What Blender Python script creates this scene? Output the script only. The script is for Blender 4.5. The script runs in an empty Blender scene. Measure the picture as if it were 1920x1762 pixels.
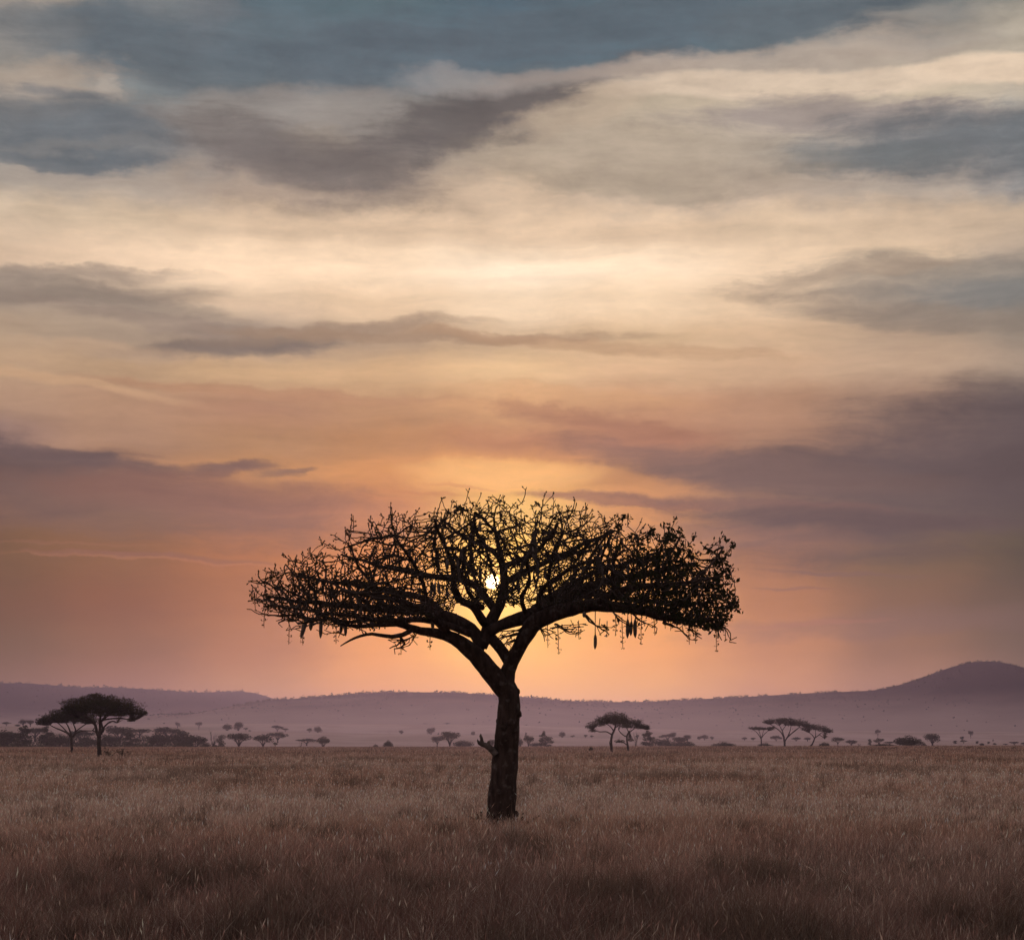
import bpy, math, random
import numpy as np
from mathutils import Vector

F = 3700.0            # focal length in photo pixels
HY = 1392.0           # eye level row of the photo
CAMZ = 2.0
scene = bpy.context.scene
COL = scene.collection
R = math.radians
rng = np.random.default_rng(7)
random.seed(7)


def at(px, py, Y):
    return np.array([(px - 960.0) / F * Y, Y, CAMZ + (HY - py) / F * Y])


def lin(hexs):
    out = []
    for i in (0, 2, 4):
        c = int(hexs[i:i + 2], 16) / 255.0
        out.append(c / 12.92 if c <= 0.04045 else ((c + 0.055) / 1.055) ** 2.4)
    return (out[0], out[1], out[2], 1.0)


# ------------------------------------------------------------------ mesh tools
class MB:
    """collects pieces and links them as ONE mesh object"""

    def __init__(self):
        self.V, self.Q, self.T, self.C, self.n = [], [], [], [], 0

    def add(self, V, Q=None, T=None, C=None):
        V = np.asarray(V, dtype=np.float32)
        if Q is not None and len(Q):
            self.Q.append(np.asarray(Q, dtype=np.int32) + self.n)
        if T is not None and len(T):
            self.T.append(np.asarray(T, dtype=np.int32) + self.n)
        if C is not None:
            self.C.append(np.asarray(C, dtype=np.float32))
        self.V.append(V)
        self.n += len(V)

    def mesh(self, name, smooth=False):
        V = np.concatenate(self.V) if self.V else np.zeros((0, 3), np.float32)
        Q = np.concatenate(self.Q) if self.Q else np.zeros((0, 4), np.int32)
        T = np.concatenate(self.T) if self.T else np.zeros((0, 3), np.int32)
        me = bpy.data.meshes.new(name)
        me.vertices.add(len(V))
        me.vertices.foreach_set('co', V.ravel())
        nl = Q.size + T.size
        me.loops.add(nl)
        me.loops.foreach_set('vertex_index', np.concatenate([Q.ravel(), T.ravel()]))
        npoly = len(Q) + len(T)
        me.polygons.add(npoly)
        st = np.concatenate([np.arange(len(Q)) * 4, len(Q) * 4 + np.arange(len(T)) * 3]).astype(np.int32)
        me.polygons.foreach_set('loop_start', st)
        me.update(calc_edges=True)
        if smooth:
            me.polygons.foreach_set('use_smooth', np.ones(npoly, dtype=bool))
        if self.C:
            ca = me.color_attributes.new('tint', 'FLOAT_COLOR', 'POINT')
            C = np.concatenate(self.C)
            C4 = np.concatenate([C, np.ones((len(C), 1), np.float32)], axis=1)
            ca.data.foreach_set('color', C4.ravel())
        me.update()
        return me

    def build(self, name, mat, parent=None, smooth=False):
        me = self.mesh(name, smooth)
        me.materials.append(mat)
        o = bpy.data.objects.new(name, me)
        COL.objects.link(o)
        if parent is not None:
            o.parent = parent
        return o


def tag(o, label=None, cat=None, group=None, kind=None):
    if label:
        o['label'] = label
    if cat:
        o['category'] = cat
    if group:
        o['group'] = group
    if kind:
        o['kind'] = kind
    return o


def empty(name, loc, label, cat, group=None):
    o = bpy.data.objects.new(name, None)
    o.location = tuple(float(c) for c in loc)
    COL.objects.link(o)
    return tag(o, label, cat, group)


def resample(P, Rr, step):
    """Catmull-Rom through points P (n,3) with radii"""
    P = np.asarray(P, float)
    Rr = np.asarray(Rr, float)
    if len(P) < 2:
        return P, Rr
    Pe = np.vstack([2 * P[0] - P[1], P, 2 * P[-1] - P[-2]])
    out, ro = [], []
    for i in range(len(P) - 1):
        p0, p1, p2, p3 = Pe[i], Pe[i + 1], Pe[i + 2], Pe[i + 3]
        n = max(1, int(np.linalg.norm(p2 - p1) / step))
        for k in range(n):
            t = k / n
            out.append(0.5 * ((2 * p1) + (-p0 + p2) * t + (2 * p0 - 5 * p1 + 4 * p2 - p3) * t * t
                              + (-p0 + 3 * p1 - 3 * p2 + p3) * t ** 3))
            ro.append(Rr[i] * (1 - t) + Rr[i + 1] * t)
    out.append(P[-1])
    ro.append(Rr[-1])
    return np.array(out), np.array(ro)


def tube(mb, P, Rr, sides=8, bump=0.0, rg=rng, cap=True):
    P = np.asarray(P, float)
    n = len(P)
    tang = np.gradient(P, axis=0)
    tang /= np.linalg.norm(tang, axis=1)[:, None] + 1e-9
    ref = np.array([0.13, 1.0, 0.07])
    if abs(tang[0] @ ref) > 0.95:
        ref = np.array([1.0, 0, 0])
    a = np.cross(tang[0], ref)
    a /= np.linalg.norm(a)
    rings = []
    ang = np.arange(sides) * 2 * math.pi / sides
    for i in range(n):
        a = a - tang[i] * (a @ tang[i])
        a /= np.linalg.norm(a) + 1e-9
        b = np.cross(tang[i], a)
        r = Rr[i] * (1 + bump * (rg.random(sides) - 0.5) * 2)
        rings.append(P[i] + np.outer(np.cos(ang) * r, a) + np.outer(np.sin(ang) * r, b))
    V = np.vstack(rings)
    Q = []
    for i in range(n - 1):
        for k in range(sides):
            k2 = (k + 1) % sides
            Q.append((i * sides + k, i * sides + k2, (i + 1) * sides + k2, (i + 1) * sides + k))
    T = []
    if cap:
        V = np.vstack([V, P[-1] + tang[-1] * Rr[-1] * 0.6, P[0]])
        m = len(V)
        for k in range(sides):
            T.append(((n - 1) * sides + k, (n - 1) * sides + (k + 1) % sides, m - 2))
            T.append(((k + 1) % sides, k, m - 1))
    mb.add(V, Q, T)


def prisms(mb, P0, P1, R0, R1, sides=4):
    """many little tapered prisms at once"""
    P0 = np.asarray(P0, float)
    P1 = np.asarray(P1, float)
    n = len(P0)
    if n == 0:
        return
    d = P1 - P0
    d /= np.linalg.norm(d, axis=1)[:, None] + 1e-9
    ref = np.where(np.abs(d[:, 2:3]) > 0.9, np.array([[1.0, 0, 0]]), np.array([[0, 0, 1.0]]))
    a = np.cross(d, ref)
    a /= np.linalg.norm(a, axis=1)[:, None] + 1e-9
    b = np.cross(d, a)
    ang = np.arange(sides) * 2 * math.pi / sides
    ca, sa = np.cos(ang)[None, :, None], np.sin(ang)[None, :, None]
    off = a[:, None, :] * ca + b[:, None, :] * sa
    ring0 = P0[:, None, :] + off * np.asarray(R0)[:, None, None]
    ring1 = P1[:, None, :] + off * np.asarray(R1)[:, None, None]
    V = np.concatenate([ring0, ring1], axis=1).reshape(-1, 3)
    base = (np.arange(n) * 2 * sides)[:, None]
    k = np.arange(sides)
    k2 = (k + 1) % sides
    Q = np.stack([base + k, base + k2, base + sides + k2, base + sides + k], axis=2).reshape(-1, 4)
    mb.add(V, Q)


def leaves(mb, P, size, elong=1.6, rg=rng, flat=0.0):
    """one leaf-sized diamond (quad) per point, random orientation"""
    P = np.asarray(P, float)
    n = len(P)
    if n == 0:
        return
    d = rg.normal(size=(n, 3))
    d[:, 2] *= (1 - flat)
    d /= np.linalg.norm(d, axis=1)[:, None]
    e = rg.normal(size=(n, 3))
    e -= d * np.sum(e * d, axis=1)[:, None]
    e /= np.linalg.norm(e, axis=1)[:, None]
    s = np.asarray(size) * rg.uniform(0.6, 1.3, n) if np.ndim(size) == 0 else size
    s = s[:, None]
    V = np.stack([P - d * s * elong * .5, P + e * s * .5 + d * s * .1, P + d * s * elong * .5, P - e * s * .5 + d * s * .1], axis=1).reshape(-1, 3)
    Q = np.arange(n * 4).reshape(n, 4)
    mb.add(V, Q)


# lattice noise for numpy
_lat = np.random.default_rng(99).random((256, 256))


def vnoise(x, y):
    xi = np.floor(x).astype(int)
    yi = np.floor(y).astype(int)
    fx, fy = x - xi, y - yi
    fx = fx * fx * (3 - 2 * fx)
    fy = fy * fy * (3 - 2 * fy)
    g = lambda i, j: _lat[i % 256, j % 256]
    return (g(xi, yi) * (1 - fx) + g(xi + 1, yi) * fx) * (1 - fy) + (g(xi, yi + 1) * (1 - fx) + g(xi + 1, yi + 1) * fx) * fy


def fbm(x, y, o=4):
    s, a, t = 0, 1.0, 0
    for k in range(o):
        s = s + a * vnoise(x * 2 ** k + 17.3 * k, y * 2 ** k + 9.1 * k)
        t += a
        a *= 0.5
    return s / t


# ------------------------------------------------------------------ materials
def newmat(name):
    m = bpy.data.materials.new(name)
    m.use_nodes = True
    nt = m.node_tree
    nt.nodes.clear()
    out = nt.nodes.new('ShaderNodeOutputMaterial')
    return m, nt, out


def N(nt, typ, **kw):
    n = nt.nodes.new(typ)
    for k, v in kw.items():
        if k.startswith('i_'):
            n.inputs[k[2:].replace('_', ' ')].default_value = v
        else:
            setattr(n, k, v)
    return n


def mix_color(nt, fac, a, b, blend='MIX'):
    n = nt.nodes.new('ShaderNodeMix')
    n.data_type = 'RGBA'
    n.blend_type = blend
    n.clamp_factor = True
    for sock, val in ((n.inputs[0], fac), (n.inputs[6], a), (n.inputs[7], b)):
        if hasattr(val, 'is_linked'):
            nt.links.new(val, sock)
        else:
            sock.default_value = val
    return n.outputs[2]


def noise_mat(name, c1, c2, scale, rough=0.9, bump=0.0, bscale=None, lo=0.35, hi=0.65, stretch=(1, 1, 1), c3=None, scale3=1.0, lo3=.55, hi3=.7):
    m, nt, out = newmat(name)
    tc = N(nt, 'ShaderNodeTexCoord')
    mp = N(nt, 'ShaderNodeMapping')
    mp.inputs['Scale'].default_value = stretch
    nt.links.new(tc.outputs['Object'], mp.inputs['Vector'])
    nz = N(nt, 'ShaderNodeTexNoise')
    nz.inputs['Scale'].default_value = scale
    nz.inputs['Detail'].default_value = 6
    nt.links.new(mp.outputs[0], nz.inputs['Vector'])
    mr = N(nt, 'ShaderNodeMapRange')
    mr.inputs['From Min'].default_value = lo
    mr.inputs['From Max'].default_value = hi
    nt.links.new(nz.outputs[0], mr.inputs['Value'])
    col = mix_color(nt, mr.outputs[0], (*c1, 1), (*c2, 1))
    if c3:
        n3 = N(nt, 'ShaderNodeTexNoise')
        n3.inputs['Scale'].default_value = scale3
        n3.inputs['Detail'].default_value = 5
        nt.links.new(tc.outputs['Object'], n3.inputs['Vector'])
        m3 = N(nt, 'ShaderNodeMapRange')
        m3.inputs['From Min'].default_value = lo3
        m3.inputs['From Max'].default_value = hi3
        nt.links.new(n3.outputs[0], m3.inputs['Value'])
        col = mix_color(nt, m3.outputs[0], col, (*c3, 1))
    bs = N(nt, 'ShaderNodeBsdfPrincipled')
    bs.inputs['Roughness'].default_value = rough
    bs.inputs['Specular IOR Level'].default_value = 0.15
    nt.links.new(col, bs.inputs['Base Color'])
    if bump:
        bn = N(nt, 'ShaderNodeTexNoise')
        bn.inputs['Scale'].default_value = bscale or scale * 3
        bn.inputs['Detail'].default_value = 8
        nt.links.new(mp.outputs[0], bn.inputs['Vector'])
        bp = N(nt, 'ShaderNodeBump')
        bp.inputs['Strength'].default_value = 1.0
        bp.inputs['Distance'].default_value = bump
        nt.links.new(bn.outputs[0], bp.inputs['Height'])
        nt.links.new(bp.outputs[0], bs.inputs['Normal'])
    nt.links.new(bs.outputs[0], out.inputs[0])
    return m


def leafy(name, c1, c2, trans=0.3, scale=0.8, attr=None, tcol=None):
    m, nt, out = newmat(name)
    if attr:
        at_ = N(nt, 'ShaderNodeAttribute', attribute_name=attr)
        col = at_.outputs['Color']
    else:
        tc = N(nt, 'ShaderNodeTexCoord')
        nz = N(nt, 'ShaderNodeTexNoise')
        nz.inputs['Scale'].default_value = scale
        nt.links.new(tc.outputs['Object'], nz.inputs['Vector'])
        mr = N(nt, 'ShaderNodeMapRange')
        mr.inputs['From Min'].default_value = .35
        mr.inputs['From Max'].default_value = .65
        nt.links.new(nz.outputs[0], mr.inputs['Value'])
        col = mix_color(nt, mr.outputs[0], (*c1, 1), (*c2, 1))
    d = N(nt, 'ShaderNodeBsdfDiffuse')
    t = N(nt, 'ShaderNodeBsdfTranslucent')
    nt.links.new(col, d.inputs[0])
    nt.links.new(col, t.inputs[0])
    mx = N(nt, 'ShaderNodeMixShader')
    mx.inputs[0].default_value = trans
    nt.links.new(d.outputs[0], mx.inputs[1])
    nt.links.new(t.outputs[0], mx.inputs[2])
    nt.links.new(mx.outputs[0], out.inputs[0])
    return m


M_bark = noise_mat('sausage_bark', (.024, .013, .010), (.058, .035, .029), 9.0, bump=.06, bscale=20, stretch=(1, 1, .28),
                   c3=(.11, .084, .078), scale3=6.5, lo3=.56, hi3=.76)
M_twig = noise_mat('twig_bark', (.025, .016, .012), (.045, .03, .024), 4.0)
M_stub = noise_mat('dead_wood', (.05, .036, .032), (.12, .09, .08), 9.0, bump=.008, bscale=40)
M_fruit = noise_mat('fruit_skin', (.09, .065, .058), (.16, .12, .105), 14.0)
M_leaf = leafy('sausage_leaf', (.022, .022, .011), (.042, .036, .02), .12)
M_flower = leafy('flower', (.06, .03, .02), (.09, .045, .03), .3)
M_acbark = noise_mat('acacia_bark', (.028, .02, .017), (.055, .04, .034), 1.5)
M_acleaf = leafy('acacia_leaf', (.026, .027, .014), (.05, .046, .022), .15)
M_farbark = noise_mat('far_bark', (.04, .03, .025), (.07, .05, .04), 1.0)
M_farleaf = leafy('far_leaf', (.04, .038, .022), (.075, .065, .036), .2, .15)
M_animal = noise_mat('antelope_coat', (.10, .06, .035), (.15, .09, .055), 3.0)
SKYK = .14
SUN_E, SUN_ANG, SUN_C = .45, 3.0, (1.0, .58, .34)
HAZE_D, HAZE_G, HAZE_C = .00010, .78, (.56, .54, .96, 1)
FIB = (.40, .30, .10)
GLOW = [((1.0, .56, .19), .034, 1.3), ((1.0, .45, .12), .09, .40), ((1.0, .40, .11), .17, .10)]
DISC = (16, 11, 6)
DOME_C = 'ecd4d6'
# ------------------------------------------------------------------ terrain
def ip(x, xs, ys):
    return np.interp(x, xs, ys)


def smooth(t):
    t = np.clip(t, 0, 1)
    return t * t * (3 - 2 * t)


RIDGE_Y, FAR_Y, FOOT_Y = 3600.0, 5600.0, 2700.0
MAIN = [(-400, 1372), (100, 1366), (200, 1360), (250, 1352), (277, 1345), (300, 1339), (340, 1339), (367, 1338), (400, 1335), (433, 1326), (467, 1318), (510, 1312), (560, 1309),
        (600, 1305), (660, 1301), (720, 1297), (780, 1297), (850, 1298), (900, 1301), (940, 1303), (1000, 1308), (1050, 1313),
        (1120, 1315), (1180, 1316), (1250, 1314), (1300, 1311), (1400, 1306), (1450, 1303), (1500, 1300), (1560, 1297),
        (1600, 1296), (1640, 1294), (1680, 1286), (1720, 1275), (1750, 1264), (1780, 1252), (1810, 1243), (1835, 1240),
        (1870, 1240), (1900, 1247), (1920, 1256), (1980, 1280), (2100, 1300), (2400, 1310)]
FAR = [(-600, 1262), (-200, 1274), (0, 1280), (60, 1281), (120, 1286), (160, 1289), (200, 1288), (250, 1290), (300, 1293),
       (350, 1297), (380, 1298), (420, 1296), (460, 1296), (490, 1301), (515, 1311), (545, 1320), (600, 1335), (700, 1362), (1000, 1372)]


def zt(x, Y):
    """height of the plain"""
    x = np.asarray(x, float)
    Y = np.asarray(Y, float)
    Yc = np.maximum(Y, 300.0)
    px = np.clip(960 + F * x / Yc, -600, 2500)
    near = (fbm(x / 14 + 40, Y / 14 + 40, 3) - .5) * .22 * smooth((Y - 8) / 20) * (1 - smooth((Y - 650) / 150))
    near = near * smooth(np.hypot(x + .25, Y - 50) / 6)
    crest = ip(px, [0, 900, 1920], [0.0, .15, .6])
    zA = CAMZ + (HY - ip(px, [-600, 0, 260, 400, 530, 640, 900, 1080, 1300, 1500, 2500], [1352, 1361, 1366, 1369, 1372, 1374, 1378, 1383, 1387, 1389, 1389])) / F * 1700
    yB = CAMZ + (HY - ip(px, [-600, 250, 720, 950, 1300, 1900], [1356, 1357, 1357, 1359, 1368, 1372])) / F * 2700
    z = np.zeros_like(x * Y)
    z = z + near
    z = np.where(Y > 600, near + crest * smooth((Y - 600) / 220), z)
    z = np.where(Y > 820, crest + (-2.2 - crest) * smooth((Y - 820) / 160), z)
    z = np.where(Y > 980, -2.2 + (zA + 2.2) * smooth((Y - 980) / 720), z)
    z = np.where(Y > 1700, zA - 5 * smooth((Y - 1700) / 250), z)
    z = np.where(Y > 1950, (zA - 5) + (yB - zA + 5) * smooth((Y - 1950) / 750), z)
    z = np.where(Y > 2700, yB, z)
    return z


# ------------------------------------------------------------------ ground, hills
def grid_mesh(X, Yg, Z):
    r, c = X.shape
    V = np.stack([X, Yg, Z], axis=2).reshape(-1, 3)
    i = np.arange(r * c).reshape(r, c)
    Q = np.stack([i[:-1, :-1], i[:-1, 1:], i[1:, 1:], i[1:, :-1]], axis=2).reshape(-1, 4)
    mb = MB()
    mb.add(V, Q)
    return mb


rowsY = np.concatenate([[-70, -40, -20, -5], np.arange(2, 100, 2.0), np.arange(100, 300, 8.0), np.arange(300, 800, 20.0),
                        np.arange(800, 1000, 10.0), np.arange(1000, 3000, 40.0), np.arange(3000, 9001, 300.0)])
sv = np.linspace(-1, 1, 141)
sv = np.sign(sv) * np.abs(sv) ** 1.4
GX = sv[None, :] * (60 + 0.8 * np.maximum(rowsY, 0))[:, None]
GY = np.repeat(rowsY[:, None], len(sv), axis=1)
M_ground, nt, out = newmat('dry_savanna_ground')
tc = N(nt, 'ShaderNodeTexCoord')


def gnoise(scale, detail=5, stretch=(1, 1, 1)):
    mp = N(nt, 'ShaderNodeMapping')
    mp.inputs['Scale'].default_value = stretch
    nt.links.new(tc.outputs['Object'], mp.inputs['Vector'])
    n = N(nt, 'ShaderNodeTexNoise')
    n.inputs['Scale'].default_value = scale
    n.inputs['Detail'].default_value = detail
    nt.links.new(mp.outputs[0], n.inputs['Vector'])
    return n.outputs[0]


def maprange(v, a, b, c=0.0, d=1.0, interp='SMOOTHSTEP'):
    m = N(nt, 'ShaderNodeMapRange', interpolation_type=interp)
    m.inputs['From Min'].default_value = a
    m.inputs['From Max'].default_value = b
    m.inputs['To Min'].default_value = c
    m.inputs['To Max'].default_value = d
    nt.links.new(v, m.inputs['Value'])
    return m.outputs[0]


c = mix_color(nt, maprange(gnoise(.06, 6), .4, .6), (.20, .135, .095, 1), (.29, .205, .145, 1))
c = mix_color(nt, maprange(gnoise(.012, 4), .5, .66), c, (.15, .10, .075, 1))
c = mix_color(nt, maprange(gnoise(.9, 6), .5, .7), c, (.12, .085, .06, 1))
# pasture beyond the near grassland, its colour paled to stand in for mist
spg = N(nt, 'ShaderNodeSeparateXYZ')
nt.links.new(tc.outputs['Object'], spg.inputs[0])
past_mist = mix_color(nt, maprange(gnoise(.02, 6, (1, .35, 1)), .42, .62), (.47, .34, .31, 1), (.41, .29, .255, 1))
past_mist = mix_color(nt, maprange(gnoise(.0035, 5), .52, .66), past_mist, (.36, .265, .215, 1))
c = mix_color(nt, maprange(spg.outputs[1], 840, 1000), c, past_mist)
bs = N(nt, 'ShaderNodeBsdfDiffuse')
nt.links.new(c, bs.inputs[0])
nt.links.new(bs.outputs[0], out.inputs[0])
g = grid_mesh(GX, GY, zt(GX, GY)).build('ground', M_ground, smooth=True)
tag(g, kind='structure')

# hillsides: dark scrub colour, paled towards the foot as painted ground mist, uneven border
M_hill, nt, out = newmat('hill_scrub_mist')
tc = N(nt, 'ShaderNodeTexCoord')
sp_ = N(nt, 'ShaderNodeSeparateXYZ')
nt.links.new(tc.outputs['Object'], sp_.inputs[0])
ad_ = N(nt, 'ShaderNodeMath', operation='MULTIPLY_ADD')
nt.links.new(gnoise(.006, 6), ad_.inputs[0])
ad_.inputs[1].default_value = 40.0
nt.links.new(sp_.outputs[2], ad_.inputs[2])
bush = maprange(ad_.outputs[0], 44, 122)  # share of dark scrub colour by height; the rest is painted mist
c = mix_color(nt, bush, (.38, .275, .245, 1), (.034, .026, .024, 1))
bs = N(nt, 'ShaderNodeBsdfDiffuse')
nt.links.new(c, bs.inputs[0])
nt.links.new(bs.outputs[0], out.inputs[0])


def ridge(pts, Yc, foot, back, zfoot_fn, px0, px1, n):
    pxs = np.linspace(px0, px1, n)
    xs = [p[0] for p in pts]
    ys = [p[1] for p in pts]
    crest_py = np.interp(pxs, xs, ys)
    k = np.array([1, 2, 3, 2, 1.]) / 9
    crest_py = np.convolve(np.pad(crest_py, 2, mode='edge'), k, mode='valid')
    X1 = (pxs - 960) / F * Yc
    H = CAMZ + (HY - crest_py) / F * Yc
    ts = np.concatenate([np.linspace(0, 1, 26), np.linspace(1.06, 2, 10)])
    V = np.zeros((len(ts), n, 3))
    for i, t in enumerate(ts):
        Y = foot + (Yc - foot) * min(t, 1) if t <= 1 else Yc + (back - Yc) * (t - 1)
        prof = (0.5 * t + 0.5 * smooth(np.array(t))) if t <= 1 else 1 - smooth(np.array((t - 1) * .95))
        prof = prof ** 1.15
        zf = zfoot_fn(X1, np.full(n, min(Y, 2700.0))) - 1.5 + 0 * X1
        gully = (fbm(X1 / 160 + 3, np.full(n, Y) / 420 + 5, 4) - .5) * 2
        z = zf + (H - zf) * prof + gully * np.maximum(H - zf, 0) * .14 * math.sin(math.pi * min(t, 1)) ** 2.0
        V[i, :, 0], V[i, :, 1], V[i, :, 2] = X1, Y, z
    return V


def hillsurf(V):
    return grid_mesh(V[:, :, 0], V[:, :, 1], V[:, :, 2])


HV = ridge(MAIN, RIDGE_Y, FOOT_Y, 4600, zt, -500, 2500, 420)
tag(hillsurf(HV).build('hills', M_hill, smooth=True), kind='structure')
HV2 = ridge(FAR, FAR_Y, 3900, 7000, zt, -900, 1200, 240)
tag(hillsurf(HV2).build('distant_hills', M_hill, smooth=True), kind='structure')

# scrub on the slopes and along the skyline: nobody could count it
mb = MB()
rg = np.random.default_rng(21)


def scrub(V, n, crest_n, hmin, hmax, power):
    r, cdim, _ = V.shape
    t = rg.random(n) ** power * 24.5
    s = rg.random(n) * (cdim - 2)
    n0 = n
    t = np.concatenate([t, 24.6 + rg.random(crest_n) * .6])
    s = np.concatenate([s, rg.random(crest_n) * (cdim - 2)])
    keep = fbm(s / 9, t / 5 + 3, 3) > .36
    keep[n:] = (fbm(s[n:] / 3.0, t[n:] * 0 + 4.4, 3) > .40)
    t, s = t[keep], s[keep]
    i, j = t.astype(int), s.astype(int)
    fi, fj = (t - i)[:, None], (s - j)[:, None]
    P = (V[i, j] * (1 - fi) + V[i + 1, j] * fi) * (1 - fj) + (V[i, j + 1] * (1 - fi) + V[i + 1, j + 1] * fi) * fj
    h = rg.uniform(hmin, hmax, len(P)) * rg.uniform(.6, 1.0, len(P)) * np.where(t > 24.5, rg.uniform(.9, 1.75, len(P)), .8)
    m = 9
    off = rg.normal(size=(len(P), m, 3)) * np.array([.42, .42, .26])
    off[:, :, 2] = np.abs(off[:, :, 2]) + .1
    Q = P[:, None, :] + off * h[:, None, None] * np.array([1, 1, 1.3])
    leaves(mb, Q.reshape(-1, 3), np.repeat(h * .62, m) * rg.uniform(.6, 1.2, len(P) * m), 1.3, rg)


scrub(HV, 3000, 1500, 1.8, 3.6, .30)
scrub(HV2, 900, 520, 3, 6.0, .4)
tag(mb.build('scrub', M_farleaf), kind='stuff')

# tangled low thicket between and behind the trees of the left grove
mb = MB()
rg = np.random.default_rng(33)
nb = 520
Yb = rg.uniform(900, 1330, nb)
pb = rg.uniform(-60, 392, nb)
pb = pb[fbm(pb / 22 + 2, Yb / 90, 2) > .36]
Yb = Yb[:len(pb)]
xb = (pb - 960) / F * Yb
zb_ = zt(xb, Yb)
hb = rg.uniform(2.0, 4.6, len(pb)) * (1 - .4 * smooth((pb - 330) / 60))
off = rg.normal(size=(len(pb), 60, 3)) * np.array([.75, .6, .36])
off[:, :, 2] = np.abs(off[:, :, 2]) * 1.2
Qb = np.stack([xb, Yb, zb_ - .3], 1)[:, None, :] + off * hb[:, None, None]
leaves(mb, Qb.reshape(-1, 3), np.repeat(hb * .16, 60), 1.5, rg, .2)
tag(mb.build('undergrowth', M_farleaf), kind='stuff')

# ------------------------------------------------------------------ grass
M_grass = leafy('dry_grass', None, None, .42, attr='tint')


def blade_colors(x, y, n, rg):
    base = np.array([.53, .365, .30])
    red = np.array([.42, .255, .195])
    pale = np.array([.66, .52, .43])
    dark = np.array([.085, .064, .048])
    near = np.array([.225, .13, .107])
    a = smooth((fbm(x / 9, y / 13 + 7, 3) - .42) / .2)[:, None]
    C = base * (1 - a) + red * a
    # foreground shade put into the blade colour: darker and redder than the straw beyond
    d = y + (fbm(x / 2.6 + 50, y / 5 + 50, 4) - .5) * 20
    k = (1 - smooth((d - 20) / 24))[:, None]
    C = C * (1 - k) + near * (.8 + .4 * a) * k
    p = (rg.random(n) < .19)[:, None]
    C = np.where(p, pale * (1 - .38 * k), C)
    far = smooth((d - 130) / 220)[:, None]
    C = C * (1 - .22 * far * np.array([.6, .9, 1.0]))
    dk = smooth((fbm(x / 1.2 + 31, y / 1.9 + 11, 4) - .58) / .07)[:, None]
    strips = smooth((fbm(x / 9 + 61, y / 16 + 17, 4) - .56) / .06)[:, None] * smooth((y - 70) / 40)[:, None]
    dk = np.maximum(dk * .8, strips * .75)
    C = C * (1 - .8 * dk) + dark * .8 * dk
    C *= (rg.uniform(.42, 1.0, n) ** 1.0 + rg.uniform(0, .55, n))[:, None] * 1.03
    return C, dk[:, 0]


def grass_band(mb, Y0, Y1, n, hm, w, levels, lean, rg, heads=0.0):
    Y = np.sqrt(rg.random(n) * (Y1 ** 2 - Y0 ** 2) + Y0 ** 2)
    x = (rg.random(n) * 2 - 1) * (0.285 * Y + 3)
    # tufts: pull the blades together
    tx, ty = rg.normal(size=n) * .05, rg.normal(size=n) * .05
    cell = .72 if Y0 < 80 else 1.8
    jx = np.round(x / cell)
    jy = np.round(Y / cell)
    ox = np.modf(np.sin(jx * 12.9898 + jy * 78.233) * 43758.5453)[0]
    oy = np.modf(np.sin(jx * 39.346 + jy * 11.135) * 24634.6345)[0]
    pull = (rg.random(n) < .68) * .78
    x = x + (jx * cell + ox * cell * .5 - x) * pull + tx
    Y = Y + (jy * cell + oy * cell * .5 - Y) * pull + ty
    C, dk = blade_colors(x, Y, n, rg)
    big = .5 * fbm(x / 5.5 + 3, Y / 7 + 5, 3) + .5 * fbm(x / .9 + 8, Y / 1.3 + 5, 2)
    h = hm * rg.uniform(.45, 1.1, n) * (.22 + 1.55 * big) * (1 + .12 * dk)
    tall = rg.random(n) < .12
    h = np.where(tall, h * 1.35, h)
    th = rg.random(n) * 2 * math.pi
    le = np.abs(rg.normal(size=n)) * lean * h + .03
    dirx, diry = np.cos(th) * le + .05 * h, np.sin(th) * le
    ph = rg.random(n) * math.pi
    wx, wy = np.cos(ph), np.sin(ph)
    ww = w * rg.uniform(.6, 1.3, n)
    z0 = zt(x, Y) - .02
    L = levels
    verts = []
    for k in range(L + 1):
        t = k / L
        cx = x + dirx * t * t
        cy = Y + diry * t * t
        cz = z0 + h * (t - .12 * t * t * (le / (h + .01)))
        if k == L:
            verts.append(np.stack([cx, cy, cz], 1))
        else:
            hw = ww * .5 * (1 - .55 * t)
            verts.append(np.stack([cx - wx * hw, cy - wy * hw, cz], 1))
            verts.append(np.stack([cx + wx * hw, cy + wy * hw, cz], 1))
    nv = 2 * L + 1
    V = np.stack(verts, axis=1).reshape(-1, 3)
    base = (np.arange(n) * nv)[:, None]
    Q = [base + np.array([[2 * k, 2 * k + 1, 2 * k + 3, 2 * k + 2]]) for k in range(L - 1)]
    Q = np.concatenate(Q) if Q else None
    T = base + np.array([[2 * L - 2, 2 * L - 1, 2 * L]])
    mb.add(V, Q, T, np.repeat(C, nv, axis=0))
    if heads:
        sel = rg.random(n) < heads
        P = np.stack([x + dirx, Y + diry, z0 + h * .97], 1)[sel]
        m = len(P)
        s = w * rg.uniform(1.2, 2.0, m)
        hl = .10 * rg.uniform(.6, 1.2, m) * (hm / .45)
        d = np.stack([dirx[sel] * .5, diry[sel] * .5, np.full(m, .25)], 1)
        d /= np.linalg.norm(d, axis=1)[:, None]
        wv = np.stack([wx[sel], wy[sel], 0 * wx[sel]], 1)
        V = np.stack([P - d * hl[:, None] * .5, P + wv * s[:, None] * .5, P + d * hl[:, None] * .6, P - wv * s[:, None] * .5], 1).reshape(-1, 3)
        cc = np.minimum(C[sel] * rg.uniform(1.2, 2.1, m)[:, None], .75)
        mb.add(V, np.arange(m * 4).reshape(m, 4), None, np.repeat(cc, 4, axis=0))


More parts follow.
